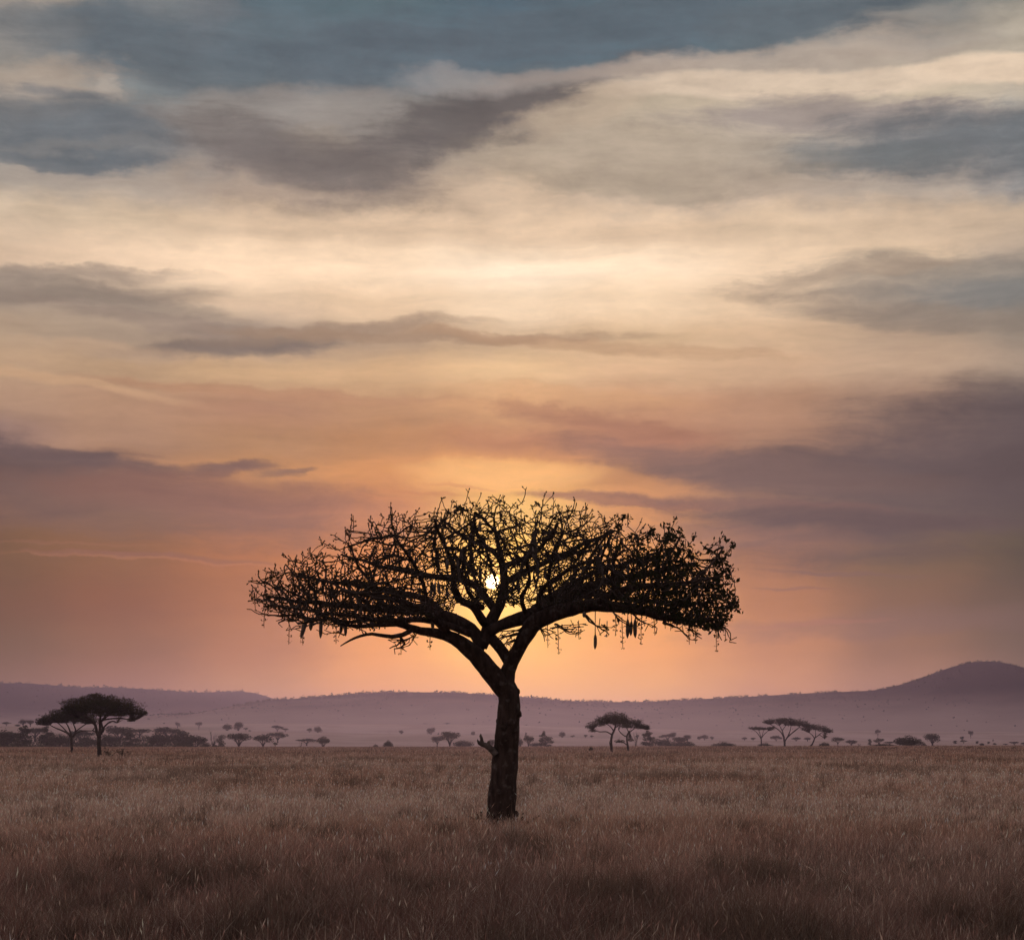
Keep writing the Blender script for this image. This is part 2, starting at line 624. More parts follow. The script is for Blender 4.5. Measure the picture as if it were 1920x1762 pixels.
mb = MB()
rg = np.random.default_rng(5)
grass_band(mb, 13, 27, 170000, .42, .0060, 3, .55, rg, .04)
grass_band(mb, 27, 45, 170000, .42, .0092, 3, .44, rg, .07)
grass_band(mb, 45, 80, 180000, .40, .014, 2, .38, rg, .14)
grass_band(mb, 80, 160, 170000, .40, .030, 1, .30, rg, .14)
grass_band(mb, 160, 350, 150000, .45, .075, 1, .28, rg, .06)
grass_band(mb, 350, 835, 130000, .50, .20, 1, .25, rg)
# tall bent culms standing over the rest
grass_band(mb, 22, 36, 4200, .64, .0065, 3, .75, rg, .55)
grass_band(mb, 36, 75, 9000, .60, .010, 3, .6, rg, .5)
tag(mb.build('grass', M_grass), kind='stuff')
# ------------------------------------------------------------------ sausage tree
TY = 44.5
S0 = TY / F
TB = at(941, 1538, TY)
TB[2] = 0.0
hero = empty('sausage_tree', TB, 'large lone tree with bare umbrella crown and hanging sausage-shaped fruits, sun behind it', 'tree')


def loc(px, py, d=0.0):
    return at(px, py, TY + d) - TB


def limb_pts(L, d0, d1, pw=1.2):
    n = len(L)
    cum = np.concatenate([[0], np.cumsum([math.hypot(L[i + 1][0] - L[i][0], L[i + 1][1] - L[i][1]) for i in range(n - 1)])])
    cum = cum / cum[-1]
    P = [loc(p[0], p[1], d0 + (d1 - d0) * cum[i] ** pw) for i, p in enumerate(L)]
    Rr = [p[2] * S0 for p in L]
    return resample(P, Rr, .13)


trunk_px = [(941, 1574, 40), (941, 1556, 32.5), (940, 1535, 28.8), (941, 1500, 26.5), (945, 1452, 24.8), (948.5, 1406, 23.8), (952, 1360, 22), (954, 1336, 21.8),
            (954.5, 1313, 19.5), (953, 1296, 20), (947, 1283, 19)]
LIMBS = {
    'L1': ([(953, 1300, 19), (932, 1274, 20), (911, 1250, 18.5), (893, 1229, 17), (875, 1212, 15), (850, 1195, 12.5), (820, 1186, 9.5), (790, 1182, 8),
            (769, 1177, 7), (742, 1168, 6), (706, 1172, 4.5), (667, 1174, 3.5), (630, 1168, 2.4)], 0, -1.6),
    'L1b': ([(775, 1179, 5), (755, 1190, 4.6), (735, 1193.5, 4.2), (715, 1191, 3.6), (697, 1188, 3), (675, 1192, 2.6), (655, 1200, 2), (646, 1206, 1.5), (637, 1212, 1)], -1.0, -1.6),
    'L1c': ([(752, 1170, 4.5), (735, 1160, 4.2), (700, 1160, 3.6), (655, 1166, 3), (610, 1160, 2.5), (560, 1168, 1.8)], -.8, -2.4),
    'L2': ([(893, 1222, 14), (900, 1204, 13), (882, 1178, 12.5), (850, 1161, 12), (820, 1149, 11), (790, 1141, 10), (750, 1144, 9), (700, 1140, 8), (650, 1136, 6.5), (600, 1130, 5), (550, 1126, 3.6), (505, 1118, 2.4)], 0, 1.2),
    'XJ': ([(957, 1244, 12), (941, 1219, 10.5), (926, 1201, 11), (913, 1184, 12.5), (924, 1158, 11.5), (938, 1132, 10.5), (946, 1105, 9), (946, 1078, 8), (942, 1052, 6.5), (934, 1020, 4.5), (928, 988, 3)], 0, .6),
    'LJ': ([(903, 1212, 12), (911, 1192, 12), (914, 1175, 11), (926, 1150, 9)], 0, .2),
    'C2': ([(930, 1145, 9), (912, 1122, 8), (894, 1100, 7.5), (870, 1087, 6.5), (840, 1082, 6), (800, 1078, 5.5), (760, 1070, 5), (720, 1062, 4), (680, 1052, 3), (640, 1040, 2)], .2, 2.6),
    'C3': ([(908, 1168, 9), (886, 1136, 8), (862, 1124, 7), (852, 1100, 6), (849, 1070, 5), (840, 1040, 4), (826, 1005, 3), (815, 975, 2)], 0, -2.6),
    'C4': ([(943, 1058, 5.5), (925, 1034, 5), (892, 1016, 4), (860, 1000, 3.2), (830, 975, 2.4)], .4, 2.2),
    'R1': ([(948, 1296, 17), (950, 1276, 15.5), (953, 1257, 14.5), (960, 1240, 13.5), (970, 1221, 13.5), (979, 1203, 14.5), (990, 1184, 16), (1006, 1166, 16.5), (1026, 1154, 16), (1050, 1146, 15), (1085, 1139, 13.5), (1120, 1136, 12), (1160, 1139, 10.5),
            (1200, 1144, 9), (1235, 1156, 8), (1265, 1160, 6), (1300, 1162, 4.5), (1340, 1160, 3)], 0, -1.2),
    'R2': ([(914, 1186, 11), (936, 1173, 10.5), (955, 1166, 12), (975, 1160, 13.5), (1000, 1150, 13.5), (1030, 1135, 12), (1070, 1113, 10), (1110, 1096, 8.5), (1150, 1086, 7.5), (1200, 1078, 6), (1250, 1066, 4.5), (1300, 1055, 3)], 0, 1.8),
    'R3': ([(946, 1094, 6.5), (968, 1080, 6.5), (997, 1066, 6), (1030, 1051, 5.5), (1070, 1032, 4.5), (1110, 1012, 3.5), (1150, 995, 2.5)], .4, 2.8),
    'R4': ([(943, 1062, 6), (975, 1050, 5.5), (1000, 1038, 5), (1026, 1012, 4), (1046, 982, 3)], .4, -2.2),
    'R5': ([(1018, 1152, 8), (1010, 1128, 5.5), (1020, 1100, 4.5), (1046, 1082, 4), (1080, 1060, 3.4), (1120, 1046, 2.6)], -.2, -3.2),
    'R6': ([(1110, 1136, 8), (1150, 1112, 7), (1195, 1100, 6), (1245, 1096, 4.5), (1300, 1090, 3.5), (1345, 1080, 2.5)], -.8, -3.0),
    'L7': ([(882, 1188, 7.2), (830, 1169, 6.4), (780, 1160, 5.6), (720, 1164, 4.4), (660, 1156, 3.4), (600, 1148, 2.4), (540, 1140, 1.6)], -.6, -2.6),
    'R7': ([(1060, 1130, 8.0), (1110, 1113, 6.8), (1170, 1120, 5.6), (1240, 1130, 4.4), (1310, 1132, 3.2), (1362, 1116, 1.9)], .6, 2.4),
    'R8': ([(1000, 1142, 7.2), (1060, 1100, 6.0), (1120, 1072, 4.8), (1190, 1050, 3.6), (1260, 1026, 2.1)], .5, 3.4),
    'V1': ([(1036, 1134, 4.8), (1029, 1090, 4.0), (1036, 1040, 3.2), (1054, 996, 1.9)], .2, -1.6),
    'V2': ([(800, 1140, 4.8), (794, 1096, 4.0), (770, 1050, 3.2), (742, 1004, 1.9)], .8, -.8),
    'V3': ([(722, 1142, 4.0), (700, 1100, 3.4), (672, 1060, 2.6), (652, 1018, 1.6)], .8, 2.2),
    'V4': ([(1150, 1112, 4.0), (1149, 1060, 3.2), (1166, 1008, 1.9)], -1.0, -2.6),
    'V5': ([(1228, 1098, 3.5), (1250, 1050, 2.7), (1276, 1006, 1.6)], -1.8, -2.4),
    'V6': ([(1290, 1094, 2.9), (1330, 1062, 2.2), (1356, 1026, 1.4)], -2.2, -1.6),
    'V7': ([(582, 1128, 2.9), (560, 1088, 2.2), (535, 1058, 1.4)], 1.0, 1.4),
    'V8': ([(870, 1087, 4.0), (884, 1052, 3.4), (880, 1010, 2.6), (892, 962, 1.6)], 1.2, 2.4),
    'V9': ([(905, 1140, 4.8), (880, 1112, 4.0), (868, 1076, 3.2), (872, 1030, 2.4)], -.4, -3.0),
    'W1': ([(985, 1148, 4.8), (978, 1120, 4.0), (992, 1090, 3.2), (988, 1050, 2.7), (1004, 1000, 1.9)], -.4, -3.4),
    'L5': ([(840, 1160, 8), (800, 1124, 7), (750, 1112, 6), (690, 1100, 5), (620, 1090, 3.6), (560, 1080, 2.6)], 1.0, 3.6),
    'L6': ([(842, 1188, 7), (800, 1150, 6), (745, 1124, 5.2), (690, 1116, 4.2), (640, 1104, 3.2)], -.6, -4.0),
}
mb = MB()
P, Rr = limb_pts(trunk_px, 0, 0)
rg = np.random.default_rng(3)
tube(mb, P, Rr * (1 + .035 * np.sin(np.arange(len(P)) * 1.3)), 22, .035, rg)
for (px, py, r, d) in [(972, 1337, 8, -.06), (970, 1296, 6.5, 0), (934, 1352, 5, -.1), (957, 1352, 5, -.27), (942, 1362, 5, -.27), (966, 1370, 5, -.2), (919, 1512, 6, 0), (967, 1525, 7, 0)]:
    Pk, Rk = resample([loc(px - 6 if px > 950 else px + 6, py + 4, d), loc(px, py, d), loc(px + (1 if px > 950 else -1), py - 5, d)], [r * S0 * .9, r * S0, r * S0 * .4], .03)
    tube(mb, Pk, Rk, 10, .08, rg)
mb.build('trunk', M_bark, hero, True)

mb = MB()
for L, rr in (([(930, 1415, 0), (921, 1404, 0), (911, 1397, 0), (902, 1394, 0), (897, 1391, 0)], [6.5, 6, 5.2, 4.6, 3]),
              ([(904, 1395, 0), (903, 1385, 0), (901, 1379, 0), (901.5, 1375, 0)], [4.2, 2.8, 2.3, .6]),
              ([(899, 1392, 0), (896, 1389, 0), (895, 1385, 0)], [3.2, 2, .4]), ([(914, 1399, 0), (916, 1391, 0), (917, 1389, 0)], [4.5, 2.6, 1.4])):
    P, Rr = resample([loc(a, b, -.25) for a, b, _ in L], [r * S0 for r in rr], .03)
    tube(mb, P, Rr, 10, .07, rg)
o = mb.build('broken_branch', M_stub, hero, True)
o['label'] = 'pale broken branch stub on the left of the trunk'

nodes, nrad, npar, fixed = [], [], [], []
for key, (L, d0, d1) in LIMBS.items():
    P, Rr = limb_pts(L, d0, d1)
    wob = (rg.random((len(P), 3)) - .5) * .06
    wob = np.array([np.convolve(wob[:, k], np.ones(3) / 3, 'same') for k in range(3)]).T
    P = P + wob * smooth((np.arange(len(P)) - 4) / 6)[:, None]
    mb = MB()
    tube(mb, P, Rr * .97, 14 if Rr[0] > .12 else 9, .05, rg)
    mb.build('limb', M_bark, hero, True)
    b0 = len(nodes)
    for i in range(len(P)):
        nodes.append(P[i])
        nrad.append(Rr[i])
        npar.append(-1)
nodes = [np.array(p) for p in nodes]
n_fixed = len(nodes)

# crown: twigs grown towards points spread through the crown's own volume
TOPX = [468, 480, 500, 545, 590, 618, 660, 700, 745, 790, 820, 880, 945, 1000, 1060, 1130, 1170, 1200, 1250, 1290, 1330, 1368, 1380, 1390]
TOPY = [y + 12 for y in [1112, 1072, 1058, 1044, 1016, 1004, 978, 966, 946, 950, 942, 934, 922, 928, 936, 952, 966, 968, 980, 994, 1010, 1024, 1090, 1120]]
BOTX = [468, 500, 550, 600, 650, 700, 760, 800, 850, 900, 950, 1000, 1050, 1100, 1150, 1200, 1250, 1300, 1350, 1390]
BOTY = [1130, 1148, 1166, 1174, 1182, 1182, 1174, 1164, 1148, 1140, 1138, 1142, 1144, 1144, 1148, 1152, 1164, 1182, 1186, 1150]
GAPS = [(926, 1090, 9, 14), (900, 1082, 9, 10), (875, 1106, 11, 13), (835, 1062, 7, 9), (775, 1112, 11, 13), (1010, 1080, 12, 10), (966, 1100, 9, 9), (835, 1118, 9, 11),
        (783, 1128, 14, 12), (1000, 1112, 16, 14), (1203, 1105, 10, 8), (1136, 1028, 8, 8), (864, 1146, 9, 14)]
rg = np.random.default_rng(11)
NA = 27000
px = rg.uniform(468, 1390, NA)
cx = 945.0
a = np.where(px < cx, (cx - px) / 478.0, (px - cx) / 446.0)
Dm = 5.2 * np.sqrt(np.maximum(0, 1 - a * a)) + .25
d = (rg.random(NA) * 2 - 1)
q = d
d = d * Dm
bot = np.interp(px, BOTX, BOTY)
top = np.interp(px, TOPX, TOPY) + rg.normal(size=NA) * 5
top = bot - (bot - top) * (1 - .62 * np.abs(q) ** 2.2)
t = rg.random(NA) ** .9
py = bot + (top - bot) * t
keep = np.ones(NA, bool)
# the inside of the umbrella is open: fewer points low in the middle
hollow = (np.hypot((px - cx) / 300.0, d / 4.0) < .8) & (t < .5)
keep &= ~(hollow & (rg.random(NA) < .5))
for gx, gy, gr, gh in GAPS:
    keep &= np.hypot((px - gx) / gr, (py - gy) / gh) > 1
keep &= rg.random(NA) < (Dm / 5.45) ** .8
shell = 1 - t
cl = fbm(px / 30 + 7, py / 24 + d * 1.3 + 5, 3)
keep &= cl > .27 + .14 * (t > .6) * 1.0
keep &= (px < 1335) | (fbm(py / 14 + 2, d + 3, 2) * 60 + 1345 > px)
keep &= (px > 505) | (505 - fbm(py / 12 + 8, d + 1, 2) * 70 < px)
px, py, d = px[keep], py[keep], d[keep]
A = np.stack([loc(px[i], py[i], d[i]) for i in range(len(px))]) if len(px) else np.zeros((0, 3))
STEP, KILL, INFL = .105, .18, 2.4
pos = np.array(nodes)
okroot = np.array([(p[2] > loc(950, 1188)[2]) or abs(p[0]) > 2.2 for p in pos])
near_d = np.full(len(A), 1e9)
near_i = np.full(len(A), -1)
newset = np.where(okroot)[0]
alive = np.ones(len(A), bool)
P_all = [p for p in pos]
for it in range(110):
    if len(newset) == 0:
        break
    NP = np.array([P_all[i] for i in newset])
    for c0 in range(0, len(NP), 400):
        blk = NP[c0:c0 + 400]
        dd = np.linalg.norm(A[:, None, :] - blk[None, :, :], axis=2)
        m = dd.argmin(1)
        md = dd[np.arange(len(A)), m]
        up = md < near_d
        near_d = np.where(up, md, near_d)
        near_i = np.where(up, newset[c0 + m], near_i)
    alive &= near_d > KILL
    act = alive & (near_d < INFL)
    if not act.any():
        break
    idx = near_i[act]
    dirv = A[act] - np.array(P_all)[idx]
    dirv /= np.linalg.norm(dirv, axis=1)[:, None]
    order = np.argsort(idx, kind='stable')
    idx, dirv = idx[order], dirv[order]
    uq, start = np.unique(idx, return_index=True)
    acc = np.add.reduceat(dirv, start, axis=0)
    acc += rg.normal(size=acc.shape) * .15 * np.linalg.norm(acc, axis=1)[:, None]
    acc[:, 2] += .10
    acc /= np.linalg.norm(acc, axis=1)[:, None] + 1e-9
    cand = np.array(P_all)[uq] + acc * STEP
    added = []
    for k in range(len(uq)):
        P_all.append(cand[k])
        npar.append(int(uq[k]))
        added.append(len(P_all) - 1)
    newset = np.array(added)
    # nodes that keep pulling the same way would stack up: forget points they cannot reach
    stuck = act & (rg.random(len(A)) < .012)
    alive &= ~stuck
pos = np.array(P_all)
npar = np.array(npar)
n = len(pos)
# drop near duplicates made by balanced pulls
kids = np.zeros(n, int)
for i in range(n_fixed, n):
    kids[npar[i]] += 1
RT, EXP = .0090, 2.25
acc = np.zeros(n)
for i in range(n - 1, n_fixed - 1, -1):
    r = RT if acc[i] == 0 else acc[i] ** (1 / EXP)
    acc[npar[i]] += r ** EXP
rad = np.where(acc > 0, np.maximum(acc, 1e-9) ** (1 / EXP), RT)
rad = np.minimum(rad, .085)
E = np.arange(n_fixed, n)
pr = npar[E]
r1 = rad[E]
r0 = np.minimum(np.where(pr < n_fixed, r1 * 1.25, rad[pr]), r1 * 1.35)
mb = MB()
thick = r1 > .028
prisms(mb, pos[pr][thick], pos[E][thick], r0[thick], r1[thick], 6)
prisms(mb, pos[pr][~thick], pos[E][~thick], r0[~thick], r1[~thick], 4)
tips = E[kids[E] == 0]
tp = pos[tips]
tdir = tp - pos[npar[tips]]
tdir /= np.linalg.norm(tdir, axis=1)[:, None] + 1e-9
# long bare shoots past the outline, bending upwards
spx = 960 + (tp[:, 0] + TB[0]) / (tp[:, 1] + TY) * F
spy = HY - (tp[:, 2] - CAMZ) / (tp[:, 1] + TY) * F
outer = spy < np.interp(spx, TOPX, TOPY) + 26
ends, endd = [], []
for i in np.where(outer & (rg.random(len(tp)) < .55))[0]:
    dv = tdir[i] * .8 + rg.normal(size=3) * .28 + np.array([(spx[i] - 945) / 1700, 0, .55])
    p = tp[i]
    k_ = rg.integers(1, 4)
    for j in range(k_):
        dv = dv / np.linalg.norm(dv)
        q_ = p + dv * .105
        prisms(mb, [p], [q_], [RT * 1.05], [RT], 4)
        p = q_
        dv = dv + rg.normal(size=3) * .16 + np.array([0, 0, .08])
    ends.append(p)
    endd.append(dv / np.linalg.norm(dv))
n_own = len(tips)
tp = np.vstack([tp, np.array(ends)])
tdir = np.vstack([tdir, np.array(endd)])
tips = np.concatenate([tips, np.array([tips[0]] * len(ends), int)])
# stubby forked ends
for k in range(2):
    dv = tdir + rg.normal(size=tp.shape) * .65 + np.array([0, 0, .25])
    dv /= np.linalg.norm(dv, axis=1)[:, None]
    ln = rg.uniform(.04, .11, len(tp))[:, None]
    prisms(mb, tp, tp + dv * ln, np.full(len(tp), RT * .9), np.full(len(tp), RT * .85), 4)
    if k == 0:
        prisms(mb, tp + dv * ln, tp + dv * (ln + .035), np.full(len(tp), .017), np.full(len(tp), .012), 5)
# thin drooping twigs under the limbs
DROOP = [([(972, 1188), (958, 1193), (946, 1196), (936, 1202)], 2.2), ([(968, 1198), (955, 1204), (943, 1207)], 1.6), ([(978, 1178), (962, 1184), (950, 1186), (938, 1190)], 1.8), ([(958, 1194), (950, 1202), (948, 1212)], 1.3), ([(865, 1182), (858, 1188), (852, 1186)], 1.6),
         ([(1098, 1155), (1106, 1163), (1116, 1166), (1128, 1173), (1140, 1180), (1146, 1186)], 2.0), ([(1128, 1172), (1136, 1176), (1147, 1178)], 1.2),
         ([(1003, 1172), (1015, 1180), (1021, 1190), (1024, 1200)], 1.8), ([(1015, 1180), (1030, 1184), (1045, 1196)], 1.3), ([(1040, 1168), (1052, 1176), (1068, 1182), (1078, 1180)], 1.6),
         ([(1052, 1176), (1060, 1184), (1074, 1190), (1092, 1184)], 1.3), ([(1030, 1178), (1048, 1174), (1068, 1172), (1094, 1171)], 1.3), ([(1150, 1148), (1162, 1157), (1178, 1168), (1190, 1172)], 1.6), ([(1185, 1150), (1200, 1160), (1222, 1174)], 1.6),
         ([(1246, 1165), (1262, 1172), (1278, 1184), (1292, 1198)], 1.8), ([(1290, 1172), (1302, 1186), (1312, 1194)], 1.6), ([(1340, 1165), (1350, 1180), (1358, 1194)], 1.8), ([(1352, 1172), (1368, 1184), (1364, 1198)], 1.4),
         ([(753, 1193), (752, 1203), (744, 1208), (731, 1213)], 2.4), ([(752, 1203), (748, 1200), (732, 1201)], 1.6), ([(752, 1202), (765, 1198), (780, 1188)], 1.3), ([(780, 1188), (772, 1204), (768, 1212)], 1.1),
         ([(560, 1160), (545, 1163), (530, 1160), (520, 1165)], 1.8), ([(600, 1166), (575, 1170), (556, 1172), (546, 1180)], 1.5), ([(545, 1152), (520, 1153), (495, 1150), (480, 1143)], 1.6), ([(650, 1190), (630, 1184), (612, 1186)], 1.4), ([(690, 1188), (680, 1180), (665, 1178)], 1.2)]
for L, r in DROOP:
    dep = (L[0][0] - 945) / 446 * -.6 - .3
    for rep in range(2):
        jj = rg.normal(size=(len(L), 2)) * (0 if rep == 0 else 4)
        P, Rr = resample([loc(p[0] + jj[i, 0], p[1] + abs(jj[i, 1]) * .2, dep - rep * .5) for i, p in enumerate(L)], np.linspace(r, r * .45, len(L)) * S0, .07)
        P = P + np.cumsum(rg.normal(size=P.shape) * .012, axis=0)
        tube(mb, P, Rr, 5, 0, rg)
        for k in range(1, len(P)):
            if rg.random() < .45:
                dv = rg.normal(size=3) * np.array([.6, .6, .5])
                e = P[k] + dv / np.linalg.norm(dv) * rg.uniform(.1, .25)
                prisms(mb, [P[k]], [e], [.010], [.009], 4)
mb.build('crown', M_twig, hero)

# leaves: tufts on the right of the crown, a few elsewhere
tpx = 960 + (tp[:, 0] + TB[0]) / (tp[:, 1] + TY) * F
prob = np.clip((tpx - 1140) / 120, 0, 1) * .85 + .02
sel = rg.random(len(tp)) < prob
lp = tp[sel]
mb = MB()
m = 6
off = rg.normal(size=(len(lp), m, 3)) * .055
q = (lp[:, None, :] + off + np.array([0, 0, .03])).reshape(-1, 3)
leaves(mb, q, .062, 2.1, rg)
back = npar[tips[:n_own][sel[:n_own]]]
off = rg.normal(size=(len(back), 1, 3)) * .05
leaves(mb, (pos[back][:, None, :] + off).reshape(-1, 3), .06, 2.1, rg)
# small swollen buds on the bare twigs
b = tp[~sel]
leaves(mb, (b[:, None, :] + rg.normal(size=(len(b), 2, 3)) * .024).reshape(-1, 3), .036, 1.3, rg)
mb.build('leaves', M_leaf, hero)

# fruits on long cords
FR = [(572, 1157, 1196, 4.3, 1145, .15), (585, 1155, 1183, 3.4, 1140, .05), (602, 1160, 1195, 3.6, 1140, 0), (641, 1163, 1190, 3.2, 1150, .02), (649, 1161, 1191, 3.2, 1148, 0),
      (675, 1125, 1153, 3.4, 1110, 0), (699, 1147, 1181, 3.8, 1130, 0), (557, 1132, 1155, 3.2, 1120, .05), (812, 1148, 1183, 3.4, 1132, 0), (809, 1090, 1115, 3.3, 1075, .03), (816, 1092, 1119, 3.2, 1076, 0),
      (823, 1091, 1118, 3.4, 1076, -.03), (786, 1100, 1121, 3.2, 1085, 0), (734, 1116, 1140, 3.2, 1100, 0), (716, 1112, 1136, 3.2, 1098, 0), (838, 1046, 1070, 3.2, 1030, 0), (900, 1060, 1092, 3.4, 1040, 0),
      (887, 1058, 1086, 3.0, 1040, 0), (971, 1090, 1114, 3.6, 1068, -.05), (1000, 1024, 1050, 3.6, 1010, 0), (1022, 1066, 1088, 3.0, 1050, 0), (1116, 1188.5, 1216.5, 3.5, 1146, 0), (1176.5, 1160, 1195, 3.5, 1148, .02),
      (1184, 1164, 1192, 2.9, 1149, 0), (1191.5, 1160, 1197, 3.5, 1149, -.01), (1095, 1146, 1159, 3.2, 1135, 0), (900, 976, 1000, 3, 960, 0), (1178, 1055, 1078, 3.2, 1040, 0), (1126, 1020, 1042, 3, 1006, 0)]
for (x, y0, y1, r, ys, tilt) in FR:
    mb = MB()
    dep = -1.0 if y1 > 1150 else rg.uniform(-2.6, -1.4)
    if 1100 < x < 1195 and y1 > 1180:
        dep = -.75
    p0, p1 = loc(x + tilt * 30, y0, dep), loc(x - tilt * 40, y1, dep)
    ts = np.linspace(0, 1, 11)
    r = r * rg.uniform(.85, 1.1)
    y1 += rg.uniform(-3, 2)
    p1 = loc(x - tilt * 40 + rg.normal() * 1.2, y1, dep)
    prof = np.array([.25, .66, .9, 1, 1.02, 1.0, 1.02, .98, .88, .62, .2]) * r * S0
    P = p0 + (p1 - p0) * ts[:, None] + np.outer(np.sin(ts * math.pi) * r * S0 * rg.uniform(-.35, .35), [1, .3, 0])
    tube(mb, P, prof, 12, .03, rg)
    fo = mb.build('fruit', M_fruit, hero, True)
    mb = MB()
    P, Rr = resample([loc(x + tilt * 30 + rg.normal() * .6, ys, dep), loc(x + tilt * 30, (ys + y0) / 2, dep), p0], [.011, .009, .012], .1)
    tube(mb, P, Rr, 5)
    mb.build('stalk', M_flower, fo)

FL = [(478, 1120, 1145), (495, 1150, 1177), (529, 1142, 1166), (542, 1166, 1208), (567, 1170, 1209), (630, 1180, 1207), (752, 1205, 1227), (806, 1190, 1218), (1027, 1176, 1214), (1047, 1180, 1226), (1138, 1172, 1194),
      (1155, 1158, 1192), (1167, 1165, 1215), (1202, 1160, 1208), (1227, 1160, 1191), (1247, 1164, 1178), (1258, 1165, 1182), (1292, 1178, 1208), (1304, 1178, 1206), (1343, 1172, 1221), (1360, 1180, 1201), (663, 974, 998), (1085, 1180, 1198)]
for (x, y0, y1) in FL:
    mb = MB()
    dep = -.8
    P, Rr = resample([loc(x + rg.normal(), y0 - 8, dep), loc(x, (y0 + y1) / 2, dep), loc(x + rg.normal() * .7, y1, dep)], [.010, .008, .006], .05)
    tube(mb, P, Rr, 4)
    i0 = int(len(P) * .35)
    for k in range(i0, len(P), 2):
        s = (1.15 - .55 * (k - i0) / max(1, len(P) - i0))
        for sg in (-1, 1):
            if rg.random() < .16:
                continue
            e = P[k] + np.array([sg * .042 * s, rg.normal() * .035, .012 + rg.normal() * .012])
            prisms(mb, [P[k]], [e], [.005], [.005], 3)
            leaves(mb, e[None, :] + rg.normal(size=(2, 3)) * .012 + np.array([0, 0, .01]), .044 * s, 1.5, rg)
    mb.build('flower_stalk', M_flower, hero)
print('hero nodes', n, 'tips', len(tips), 'attractors', len(A))
# ------------------------------------------------------------------ acacias that show their shape
def acacia(name, px, Y, limbs, pads, nleaf, lsz, label, group, seed):
    rg = np.random.default_rng(seed)
    S = Y / F
    x = (px - 960) * S
    base = np.array([x, Y, float(zt(np.array([x]), np.array([Y]))[0])])
    t = empty(name, base, label, 'tree', group)
    mb = MB()
    tipsP = []
    for L in limbs:
        dep0 = L[0][3] if len(L[0]) > 3 else 0
        P, Rr = resample([((p[0]) * S, (p[3] if len(p) > 3 else 0) * S, p[1] * S - (.1 if p[1] == 0 else 0)) for p in L], [p[2] * S for p in L], max(.1, 1.5 * S))
        tube(mb, P, Rr * (1 + .08 * np.sin(np.arange(len(P)) * 1.9 + seed)), 8, .10, rg)
        tipsP.append(P[-1])
    tipsP = np.array(tipsP)
    # twigs from limb ends up into the pads
    P0, P1, R0, R1 = [], [], [], []
    C = []
    for (cx, cz, rx, rz, dy) in pads:
        n = int(nleaf * .8 * rx * max(rz, 3.5))
        u = rg.normal(size=(n, 3))
        u /= np.linalg.norm(u, axis=1)[:, None]
        rr = rg.random(n) ** .38
        clump = fbm(u[:, 0] * 4 + cx, u[:, 1] * 4 + u[:, 2] * 3 + cz, 3)
        rr = rr * (.52 + .92 * clump)
        p = u * rr[:, None] * np.array([rx, rx * .85, rz]) + np.array([cx, dy, cz])
        # flat underside
        low = p[:, 2] < cz - rz * .45
        p[low, 2] = cz - rz * .45 + (p[low, 2] - cz + rz * .45) * .35
        keep = rg.random(n) < np.clip(2.2 * clump - .55, .08, 1)
        p = p[keep] * S
        C.append(p)
        k = int(rx * 2.2)
        for j in range(k):
            e = p[rg.integers(len(p))]
            s = tipsP[np.argmin(np.linalg.norm(tipsP - e, axis=1))]
            mid = s + (e - s) * .5 + np.array([0, 0, -.06 * np.linalg.norm(e - s)])
            P0 += [s, mid]
            P1 += [mid, e]
            R0 += [.55 * S, .4 * S]
            R1 += [.4 * S, .22 * S]
    prisms(mb, P0, P1, R0, R1, 4)
    mb.build('trunk', M_acbark, t, True)
    mb = MB()
    C = np.concatenate(C)
    leaves(mb, C, lsz * S, 1.9, rg, .25)
    # ragged twig ends past the outline
    zmid = np.median(C[:, 2])
    up = C[rg.random(len(C)) < .12]
    dv = rg.normal(size=up.shape) * np.array([1, 1, .7]) + np.array([0, 0, .25])
    dv /= np.linalg.norm(dv, axis=1)[:, None]
    ln = rg.uniform(1.5, 6.5, len(up))[:, None] * S
    prisms(mb, up, up + dv * ln, np.full(len(up), .16 * S), np.full(len(up), .10 * S), 3)
    for f_ in (.35, .55, .75, .95):
        leaves(mb, (up + dv * ln * f_), lsz * S * .75, 1.9, rg)
    mb.build('crown', M_acleaf, t)
    return t


GA = 'acacias on the near grassland'
acacia('acacia_tree', 186.5, 255,
       [[(0, 0, 4.6), (0, 8, 4.2), (-1, 25, 3.9), (-1, 42, 4.0)],
        [(-1, 38, 3.2), (-5, 50, 3.0), (-8, 62, 2.6), (-17, 72, 2), (-30, 80, 1.4)], [(0, 40, 3.2), (1, 55, 2.8), (1, 70, 2.4), (3, 84, 1.8)], [(3, 44, 2.2), (6, 56, 1.9), (4, 70, 1.6), (14, 82, 1.2)],
        [(5, 52, 1.5), (11, 61, 1.5), (20, 68, 1.4), (28, 69, 1.2), (33, 66, .7)], [(-4, 47, 1.5), (-9, 50, 1.3), (-14, 53, .8)], [(3, 46, 1.8), (8, 52, 1.4), (9, 57, .8)],
        [(1, 70, 1.8), (14, 73, 1.5), (35, 75, 1.2), (52, 73, 1), (62, 70, .8)], [(1, 66, 1.6, 0), (20, 80, 1.2, -12), (42, 86, .9, -20)], [(-8, 62, 1.6), (-20, 68, 1.3, 10), (-45, 76, 1, 18)], [(3, 84, 1.5, 0), (-6, 92, 1, 20)], [(3, 84, 1.5, 0), (16, 94, 1, -22)]],
       [(-2, 108, 42, 13, 0), (-34, 99, 40, 14, 6), (34, 100, 42, 13, -4), (64, 88, 24, 9, 0), (0, 94, 62, 13, 0), (-50, 90, 26, 10, 8), (60, 72, 9, 5, 0), (20, 84, 50, 8, 0), (-8, 117, 14, 5, 0), (82, 84, 9, 5, 0)], 13, 1.25,
       'broad dark umbrella acacia, the nearer and larger of the pair on the left grassland', GA, 1)
